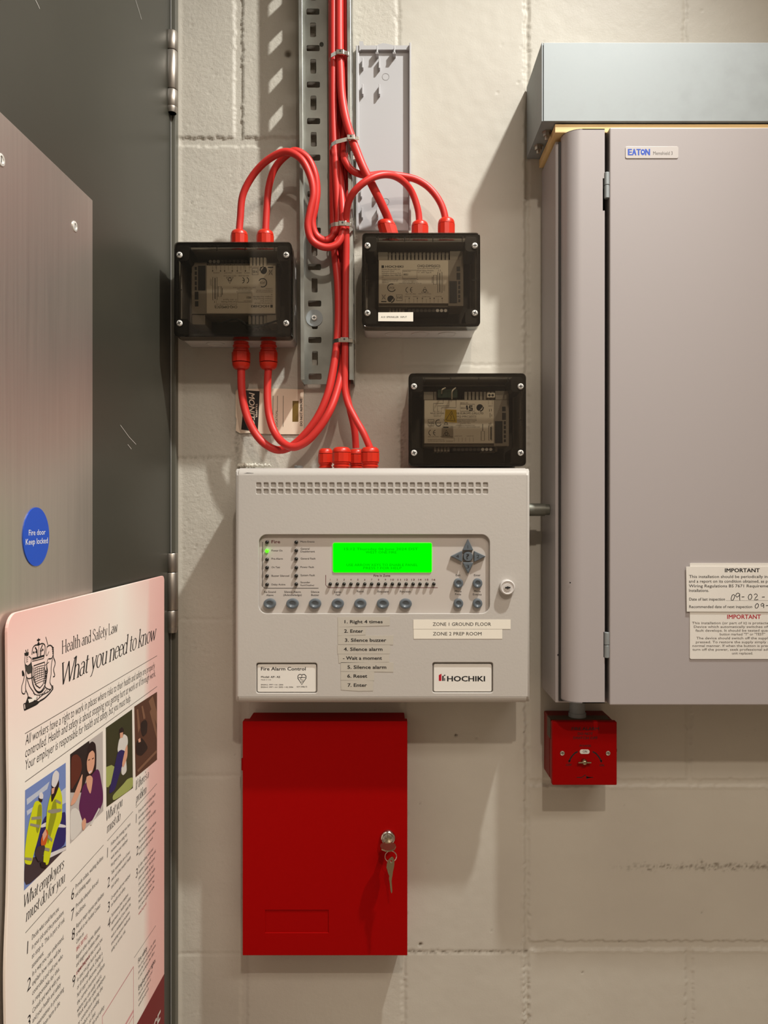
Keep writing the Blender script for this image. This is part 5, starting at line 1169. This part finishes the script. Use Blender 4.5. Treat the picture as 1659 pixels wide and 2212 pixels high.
# footer
b = DB(); f0 = DX(355, 2103, WP); f1 = DX(300, 2212, WP); zf = (f0[1] + f1[1]) / 2
b.poly([(pr - .0005, f0[1]), (plft + .002, f0[1]), (plft + .002, pbot + .0005), (pr - .0005, pbot + .0005)], E1, mix('footer_maroon', (122, 18, 26)))
b.text('HSE', pr - .062, pr - .016, f0[1] - .058, .020, E2, M_WHITE, .02, .15); b.poly([(pr - .1, f0[1] - .03), (pr - .068, f0[1] - .03), (pr - .072, f0[1] - .065), (pr - .104, f0[1] - .065)], E2, mix('footer_grey', (150, 140, 138)))
b.build('footer', poster)
b = DB()
def line(p0, p1, w=.0006, e=E1):
    z = (p0[1] + p1[1]) / 2; b.ribbon([(p0[0], p0[1]), (p1[0], p1[1])], w, e, M_GREYPRINT)
def txt(s, p0, x1, cap, m=None, bold=0.0, shear=0.0): b.text(s, p0[0], x1, p0[1], cap, E1, m or M_BLACK, bold, shear)
def level(p, q): return (p[1] + q[1]) / 2
line(P3(235, 1505), P3(1480, 770)); line(P3(235, 1960), P3(1480, 1060))
def sspan(s, p0, p1, cap, it, wt=1.0): b.serif(s, p0[0], p1[0], level(p0, p1), cap, E1, M_BLACK, it, wt)
def span(s, p0, p1, cap, m=None, bold=0.0, shear=0.0):
    z = level(p0, p1); b.text(s, p0[0], p1[0], z, cap, E1, m or M_BLACK, bold, shear)
sspan('Health and Safety Law', P3(583, 752), P3(1108, 543), .0122, False, .95)
sspan('What you need to know', P3(585, 1032), P3(1475, 622), .0205, True, .9)
span('All workers have a right to work in places where risks to their health and safety are properly', P3(238, 1640), P3(1460, 872), .0086, None, -.006, .18)
span('controlled. Health and safety is about stopping you getting hurt at work or ill through work.', P3(238, 1760), P3(1465, 945), .0086, None, -.006, .18)
span('Your employer is responsible for health and safety, but you must help.', P3(240, 1880), P3(1232, 1175), .0086, None, -.006, .18)
b.build('heading', poster)
b = DB()
line(P4(215, 1438), P4(563, 1045)); line(P4(600, 1002), P4(880, 690)); line(P4(912, 655), P4(1130, 405)); line(P4(1155, 372), P4(1335, 168)); line(P4(1140, 1650), P4(1325, 1375))
sspan('What employers', P4(205, 1232), P4(545, 870), .0104, True); sspan('must do for you', P4(218, 1368), P4(553, 975), .0104, True)
sspan('What you', P4(905, 492), P4(1042, 345), .0104, True); sspan('must do', P4(908, 600), P4(1025, 462), .0104, True)
sspan("If there's a", P4(1152, 230), P4(1265, 108), .0104, True); sspan('problem', P4(1155, 342), P4(1245, 235), .0104, True)
def num(s, p, cap=.0105): b.text(s, p[0], p[0], p[1], cap, E1, M_BLACK, -.004, .1, 0, False)
def para(lines, p0, pitch, width, cap=.0044, reds=()):
    """text block starting with its first baseline at p0"""
    mxl = max(len(l) for l in lines)
    for i, l in enumerate(lines): b.text(l, p0[0], p0[0] + width * len(l) / mxl, p0[1] - pitch * i, cap, E1, M_REDPRINT if i in reds else M_BLACK, -.002, .12)
W1 = P4(550, 1240)[0] - P4(272, 1510)[0]; W2 = P4(880, 1100)[0] - P4(645, 1410)[0]; W3 = P4(1110, 570)[0] - P4(945, 700)[0]; W4 = P4(1325, 260)[0] - P4(1178, 420)[0]
PT = .0066
num('1', P4(228, 1620)); para(['Decide what could harm you', 'in your job and the precautions', 'to stop it. This is part of risk', 'assessment.'], P4(270, 1500), PT * 1.25, W1)
num('2', P4(228, 1945)); para(['In a way you can understand,', 'explain how risks will be', 'controlled and tell you who', 'is responsible for this.'], P4(274, 1810), PT * 1.25, W1 * .96)
num('3', P4(230, 2262)); para(['Consult and work with you', 'and your health and safety', 'representatives in protecting', 'everyone from harm in the', 'workplace.'], P4(276, 2125), PT * 1.25, W1 * .96)
num('6', P4(605, 1165)); para(['Provide toilets, washing facilities', 'and drinking water.'], P4(641, 1066), PT * 1.25, W2)
num('7', P4(605, 1338)); para(['Provide adequate first-aid', 'facilities.'], P4(645, 1232), PT * 1.25, W2 * .8)
num('8', P4(610, 1508)); para(['Report major injuries and fatalities', 'at work to our Incident Contact', 'Centre on', '0845 300 9923.', 'Report other injuries, diseases', 'and dangerous incidents online', 'at www.hse.gov.uk'], P4(648, 1402), PT * 1.16, W2, reds=(3, 6))
num('9', P4(616, 1908)); para(['Have insurance that covers you', 'in case you get hurt at work', 'or ill through work. Display a', 'hard copy or electronic copy of', 'the current insurance certificate', 'where you can easily read it.'], P4(656, 1790), PT * 1.16, W2)
para(['Work with any other employers', 'or contractors sharing the', 'workplace or providing', 'employees, so that', "everyone's health and safety", 'is protected.'], P4(662, 2165), PT * 1.16, W2)
num('1', P4(910, 800)); para(['Follow the training you have', 'received when using any', 'work items your employer', 'has given you.'], P4(943, 700), PT * 1.15, W3, .004)
num('2', P4(912, 1060)); para(['Take reasonable care of your', "own and other people's health", 'and safety.'], P4(946, 945), PT * 1.15, W3, .004)
num('3', P4(914, 1268)); para(['Co-operate with your employer', 'on health and safety.'], P4(944, 1160), PT * 1.15, W3, .004)
num('4', P4(916, 1408)); para(['Tell someone (your employer,', 'supervisor, or health and safety', 'representative) if you think the', 'work or inadequate precautions', "are putting anyone's health and", 'safety at serious risk.'], P4(946, 1310), PT * 1.15, W3, .004)
num('1', P4(1155, 505)); para(['If you are worried about health', 'and safety in your workplace,', 'talk to your employer,', 'supervisor, or health and safety', 'representative.'], P4(1178, 420), PT * 1.1, W4, .0038)
num('2', P4(1158, 785)); para(['You can also look at our website', 'for general information about', 'health and safety at work.'], P4(1180, 680), PT * 1.1, W4, .0038)
num('3', P4(1155, 975)); para(['If, after talking with your', 'employer, you are still worried,', 'phone our Infoline. We can put', 'you in touch with the local', 'enforcing authority for health', 'and safety and the Employment', 'Medical Advisory Service. You', "don't have to give your name.", 'www.hse.gov.uk'], P4(1178, 888), PT * 1.08, W4, .0038, reds=(8,))
b.text('Fire safety', P4(1175, 1700)[0], P4(1250, 1600)[0], P4(1175, 1700)[1], .0058, E1, M_BLACK, .01); para(['You can get advice on fire safety', 'from the Fire and Rescue Services', 'or your workplace fire officer.'], P4(1176, 1745), PT, W4, .0036)
b.text('Employment rights', P4(1177, 1930)[0], P4(1320, 1690)[0], P4(1177, 1930)[1], .0058, E1, M_BLACK, .01); para(['Find out more about your', 'employment rights at:', 'www.direct.gov.uk'], P4(1178, 1975), PT, W4 * .8, .0036)
# contact box with a striped frame
(bx0, bz0), (bx1, bz1) = P4(870, 2180), P4(1135, 1725); zt_ = bz1; bxl, bxr = bx0, bx1
PK = mix('pale_pink', (226, 168, 170))
for zz in (zt_, zt_ - .052, zt_ - .058): b.ribbon([(bxl, zz), (bxr, zz)], .0035 if zz == zt_ - .052 else .0014, E1, PK)
b.ribbon([(bxl, zt_ - .12), (bxl, zt_), (bxr, zt_), (bxr, zt_ - .12)], .0014, E1, PK)
b.build('lettering', poster)
# crest: crown, shield, lion and horse supporters, motto scroll, drawn in ink lines
b = DB(); K = .2291
def cr(pts, w, closed=False):
    P = [P3(*p) for p in pts]
    if len(P) > 3 and not closed: P = [(q.x, q.y) for q in spline([(x, z, 0) for x, z in P], 4)]
    b.ribbon(P, w * .8, E1, M_BLACK, closed)
def cf(pts, m=None, e=None): b.poly([P3(*p) for p in pts], e or E1, m or M_BLACK)
def shear(p): return p
L_ = .0009
cr([(300, 760), (308, 700), (330, 672), (362, 668), (395, 655), (418, 665), (425, 690), (412, 790)], L_ * 1.6); cr([(365, 668), (365, 770)], L_); cr([(330, 690), (348, 720), (352, 780)], L_ * 2.2); cr([(400, 668), (385, 705), (382, 770)], L_ * 2.2)
cr([(303, 800), (350, 790), (412, 770)], L_ * 2.5); cr([(303, 822), (350, 812), (412, 795)], L_); cr([(362, 605), (362, 660)], L_ * 2); cr([(348, 625), (378, 618)], L_ * 2); cf([(352, 650), (372, 645), (372, 668), (352, 672)])
for x, y in ((318, 740), (340, 735), (385, 725), (402, 715)): cf([(x - 9, y), (x, y - 16), (x + 9, y), (x, y + 14)])
# shield
cr([(318, 865), (420, 830), (422, 960), (405, 1040), (375, 1075), (340, 1050), (320, 985)], L_ * 1.6, True)
for k in range(8): cr([(325, 890 + 22 * k), (360, 872 + 22 * k), (415, 862 + 20 * k)], L_ * .8)
for k in range(5): cr([(332 + 20 * k, 880), (330 + 20 * k, 1000 - 8 * k)], L_ * .7)
cr([(302, 870), (298, 950), (310, 1040), (345, 1105), (380, 1110), (418, 1060), (438, 980), (440, 860)], L_ * 2); cr([(310, 885), (308, 960), (322, 1030)], L_)
for k in range(6): cr([(430 - 3 * k, 920 + 22 * k), (442 - 3 * k, 912 + 22 * k)], L_ * 1.6)
# lion (left)
cf([(228, 745), (270, 735), (268, 765), (232, 772)]); cr([(240, 715), (250, 745)], L_ * 1.4); cr([(262, 708), (258, 742)], L_ * 1.4)
cr([(235, 775), (232, 830), (245, 860), (270, 862), (290, 835), (295, 800), (270, 775)], L_); cf([(232, 850), (262, 862), (296, 830), (304, 880), (300, 930), (262, 945), (238, 900)], mix('crest_grey', (62, 58, 54)))
cr([(240, 905), (246, 960), (262, 985), (305, 975), (318, 965)], L_ * 1.3); cr([(255, 990), (280, 1060), (320, 1120), (330, 1150)], L_ * 1.3); cr([(248, 975), (240, 1080), (262, 1140), (268, 1180), (300, 1190)], L_ * 1.4)
cr([(212, 915), (228, 950), (222, 1000), (205, 1060), (208, 1120), (232, 1128), (240, 1100)], L_ * 1.4); cf([(205, 915), (216, 905), (228, 935), (222, 965), (208, 960)])
for k in range(4): cr([(246, 775 + 18 * k), (262, 770 + 18 * k)], L_ * .8)
# horned horse (right)
cr([(430, 592), (452, 672)], L_ * 1.2); cr([(440, 690), (468, 672), (495, 690), (502, 740), (490, 790), (455, 800)], L_ * 1.6); cr([(442, 690), (432, 745), (440, 770), (462, 730)], L_)
for k in range(6): cr([(488 + 2 * k, 690 + 18 * k), (505, 695 + 18 * k)], L_ * 1.8)
cr([(450, 800), (440, 860), (448, 920), (430, 980), (425, 1060), (455, 1085), (480, 1090)], L_ * 1.3); cr([(495, 795), (482, 870), (480, 950), (470, 1020), (492, 1070), (488, 1100)], L_ * 1.5)
cr([(505, 790), (520, 840), (505, 900), (515, 960), (500, 970)], L_ * 1.8); cr([(460, 830), (425, 860), (412, 905)], L_); cr([(425, 900), (430, 945), (428, 990)], L_ * 1.6)
# ground and scroll
cf([(235, 1230), (262, 1150), (300, 1168), (330, 1190), (372, 1200), (350, 1225), (300, 1240), (262, 1262), (240, 1285)], mix('crest_dark', (40, 36, 34)))
cf([(262, 1180), (300, 1175), (330, 1140), (345, 1165), (310, 1200), (272, 1215)], M_POSTER, E2)
cr([(228, 1282), (280, 1258), (350, 1222), (372, 1200), (420, 1170), (470, 1120), (500, 1080)], L_ * 2.2); cr([(222, 1225), (275, 1208), (340, 1192), (400, 1140), (470, 1098), (496, 1050)], L_ * 1.3); cr([(222, 1225), (228, 1282)], L_ * 1.5); cr([(496, 1050), (500, 1080)], L_ * 1.5)
for k in range(10): cr([(250 + 24 * k, 1240 - 15 * k), (254 + 24 * k, 1215 - 15 * k)], L_ * 1.1)
cr([(330, 1085), (360, 1120), (395, 1110), (425, 1070)], L_ * 1.4); cr([(312, 1120), (345, 1140), (400, 1130), (440, 1085)], L_)
b.build('crest', poster)
# four printed photographs
def photo(name, label, corners, layers):
    b = DB(); k = 0
    for m, pts in layers:
        P = [DX(x, y, WP) for x, y in pts]
        if k > 1 and len(P) > 4:                     # round the shapes off
            for tt in (.17, .25): P = [tuple(np.array(P[i]) * (1 - t) + np.array(P[(i + 1) % len(P)]) * t) for i in range(len(P)) for t in (tt, 1 - tt)]
        b.poly(P, E1 + .00003 * k, m); k += 1
    b.build(name, poster, label=label)
def c3(*pts): return [(x * .2291, 1240 + y * .2291) for x, y in pts]
def c4(*pts): return [(x * .254, 1650 + y * .254) for x, y in pts]
SKY, CLOUD, HV, HVD, GREY, NAVY, HELM, ROAD, SKIN, HAIR, ORG_, DKBG, LTBG, PURP, FOL, CUC, SHIRT, JEAN, BRN, BRN2, DKB = [mix(n, c) for n, c in (
    ('sky', (118, 142, 200)), ('cloud', (196, 204, 220)), ('hi_vis', (214, 220, 20)), ('hi_vis_shade', (150, 156, 24)), ('reflective_grey', (150, 146, 130)), ('navy', (36, 38, 104)), ('helmet', (226, 222, 222)), ('road', (62, 52, 56)), ('skin', (226, 168, 138)),
    ('hair', (34, 24, 24)), ('orange', (206, 92, 30)), ('dark_room', (40, 36, 34)), ('pale_wall', (196, 188, 182)), ('purple', (92, 34, 82)), ('foliage', (58, 60, 34)), ('vegetables', (168, 178, 100)), ('white_shirt', (226, 222, 214)), ('blue_jeans', (40, 36, 96)), ('plank_brown', (92, 58, 42)), ('plank_light', (134, 96, 72)), ('dark_brown', (40, 26, 22)))]
photo('printed_photograph', 'printed picture of workers in yellow jackets', None, [
    (SKY, c4((213, 225), (558, -10), (560, 720), (203, 1078))), (CLOUD, c4((225, 300), (330, 225), (420, 150), (400, 215), (300, 290), (228, 350))), (CLOUD, c4((225, 400), (290, 360), (300, 380), (230, 440))),
    (CLOUD, c4((500, 250), (558, 200), (558, 330), (520, 350))), (ROAD, c4((205, 830), (290, 790), (420, 780), (560, 690), (560, 720), (203, 1078))),
    (NAVY, c4((520, 420), (558, 402), (560, 690), (430, 760), (290, 790), (300, 640), (350, 520), (380, 440))), (HELM, c4((345, 520), (400, 490), (558, 520), (558, 545), (400, 530), (345, 545))), (HELM, c4((415, 762), (560, 705), (560, 730), (420, 800))),
    (HV, c4((290, 322), (325, 312), (355, 345), (352, 500), (320, 640), (280, 780), (262, 862), (205, 850), (208, 740), (225, 600), (250, 470))), (HVD, c4((320, 345), (352, 345), (350, 480), (318, 600), (300, 560))),
    (GREY, c4((265, 452), (345, 445), (345, 470), (262, 478))), (GREY, c4((255, 505), (335, 520), (330, 545), (250, 525))), (GREY, c4((208, 795), (268, 800), (265, 825), (205, 815))), (HAIR, c4((322, 285), (360, 290), (352, 325), (330, 322))), (HELM, c4((326, 290), (330, 250), (348, 236), (364, 262), (362, 296), (345, 300))),
    (HV, c4((440, 225), (500, 190), (526, 280), (522, 470), (480, 560), (440, 700), (405, 865), (360, 850), (375, 680), (385, 540), (395, 390), (415, 300))), (HVD, c4((440, 330), (470, 290), (480, 420), (440, 560), (400, 700), (390, 600))), (GREY, c4((400, 395), (450, 385), (520, 380), (520, 405), (440, 425), (400, 412))),
    (GREY, c4((470, 300), (515, 325), (512, 345), (468, 325))), (GREY, c4((395, 590), (440, 640), (435, 665), (392, 620))), (GREY, c4((375, 710), (418, 720), (412, 745), (372, 735))), (HAIR, c4((428, 200), (492, 120), (498, 180), (470, 260), (430, 340))), (HELM, c4((428, 185), (440, 90), (470, 50), (497, 78), (492, 140), (462, 205))), (SKIN, c4((432, 210), (460, 200), (450, 250), (432, 260))),
    (ORG_, c4((340, 640), (380, 545), (405, 580), (385, 690), (340, 700))), (SKIN, c4((352, 600), (380, 552), (392, 600), (360, 660))), (ROAD, c4((285, 760), (310, 700), (380, 690), (360, 780), (320, 840))), (HAIR, c4((335, 830), (380, 840), (386, 885), (340, 875)))])
photo('printed_photograph', 'printed picture of a woman in a purple top', None, [
    (LTBG, c3((660, 1700), (968, 1480)) + c4((878, 400), (595, 680))), (DKBG, c3((660, 1700), (838, 1572), (850, 1640), (820, 1900), (780, 2060), (662, 2060))), (SHIRT, c4((596, 395), (640, 370), (690, 420), (700, 560), (596, 680))),
    (HAIR, c3((838, 1600), (870, 1575), (900, 1600), (908, 1700), (905, 1850), (870, 1950), (815, 1930), (805, 1800), (820, 1680))), (PURP, c4((700, 190), (740, 150), (820, 40), (845, 60), (875, 240), (875, 330), (820, 450), (740, 510), (695, 480), (665, 370))),
    (SKIN, c3((815, 1770), (835, 1690), (870, 1660), (892, 1690), (890, 1790), (868, 1870), (840, 1890), (820, 1850))), (SKIN, c4((730, 110), (765, 95), (790, 120), (768, 270), (735, 190))), (HELM, c3((832, 1870), (862, 1848), (860, 1862), (840, 1882))), (HAIR, c3((828, 1752), (846, 1745), (846, 1752), (830, 1760))), (HAIR, c3((864, 1740), (882, 1730), (882, 1738), (866, 1748))),
    (mix('brown_hair', (96, 46, 32)), c3((664, 1720), (720, 1695), (760, 1740), (770, 1830), (745, 1920), (700, 1990), (664, 2050))), (SKIN, c4((690, 95), (700, 85), (690, 210), (640, 330), (598, 360), (598, 330))), (SKIN, c4((690, 500), (715, 455), (730, 480), (722, 550), (700, 570))), (SHIRT, c4((760, 520), (838, 372), (845, 385), (775, 520)))])
photo('printed_photograph', 'printed picture of a worker tipping out vegetables', None, [
    (FOL, c3((997, 1450), (1245, 1275)) + c4((1130, 205), (905, 368))), (CUC, c3((1000, 1820), (1050, 1800), (1100, 1830), (1100, 1900), (1020, 2010), (1000, 2010))), (CUC, c4((955, 270), (1050, 170), (1080, 130), (1130, 110), (1130, 205), (960, 320))),
    (SHIRT, c3((1120, 1560), (1165, 1505), (1200, 1530), (1206, 1590), (1180, 1700), (1120, 1700), (1105, 1660))), (SHIRT, c3((1150, 1700), (1185, 1720), (1195, 1860), (1160, 1900), (1140, 1880))), (HAIR, c3((1118, 1470), (1150, 1440), (1168, 1470), (1160, 1530), (1125, 1540))), (SKIN, c3((1128, 1500), (1158, 1490), (1156, 1540), (1130, 1548))),
    (JEAN, c3((1105, 1680), (1140, 1655), (1180, 1670), (1165, 1760), (1120, 1900), (1080, 2040), (1020, 2080), (1060, 1900))), (SKIN, c3((1180, 1640), (1200, 1600), (1200, 1720), (1160, 1830), (1145, 1800)))])
photo('printed_photograph', 'printed picture of brown planks', None, [
    (BRN, c3((1265, 1250), (1480, 1110), (1480, 1750)) + c4((1152, 115))), (BRN2, c3((1400, 1200), (1440, 1150), (1478, 1300), (1478, 1420))), (BRN2, c3((1440, 1250), (1478, 1500), (1478, 1560), (1410, 1300))), (DKB, c3((1325, 1400), (1370, 1370), (1390, 1400), (1385, 1500), (1345, 1540), (1325, 1480))), (DKB, c3((1280, 1580), (1340, 1540), (1400, 1640), (1330, 1720), (1280, 1700))),
    (BRN2, c3((1285, 1280), (1300, 1270), (1320, 1450), (1300, 1500))), (BRN2, c3((1330, 1250), (1345, 1240), (1370, 1360), (1350, 1370))), (BRN2, c3((1290, 1850), (1470, 1660), (1478, 1680), (1300, 1870))), (SKIN, c3((1300, 1560), (1320, 1545), (1325, 1580), (1305, 1590)))])
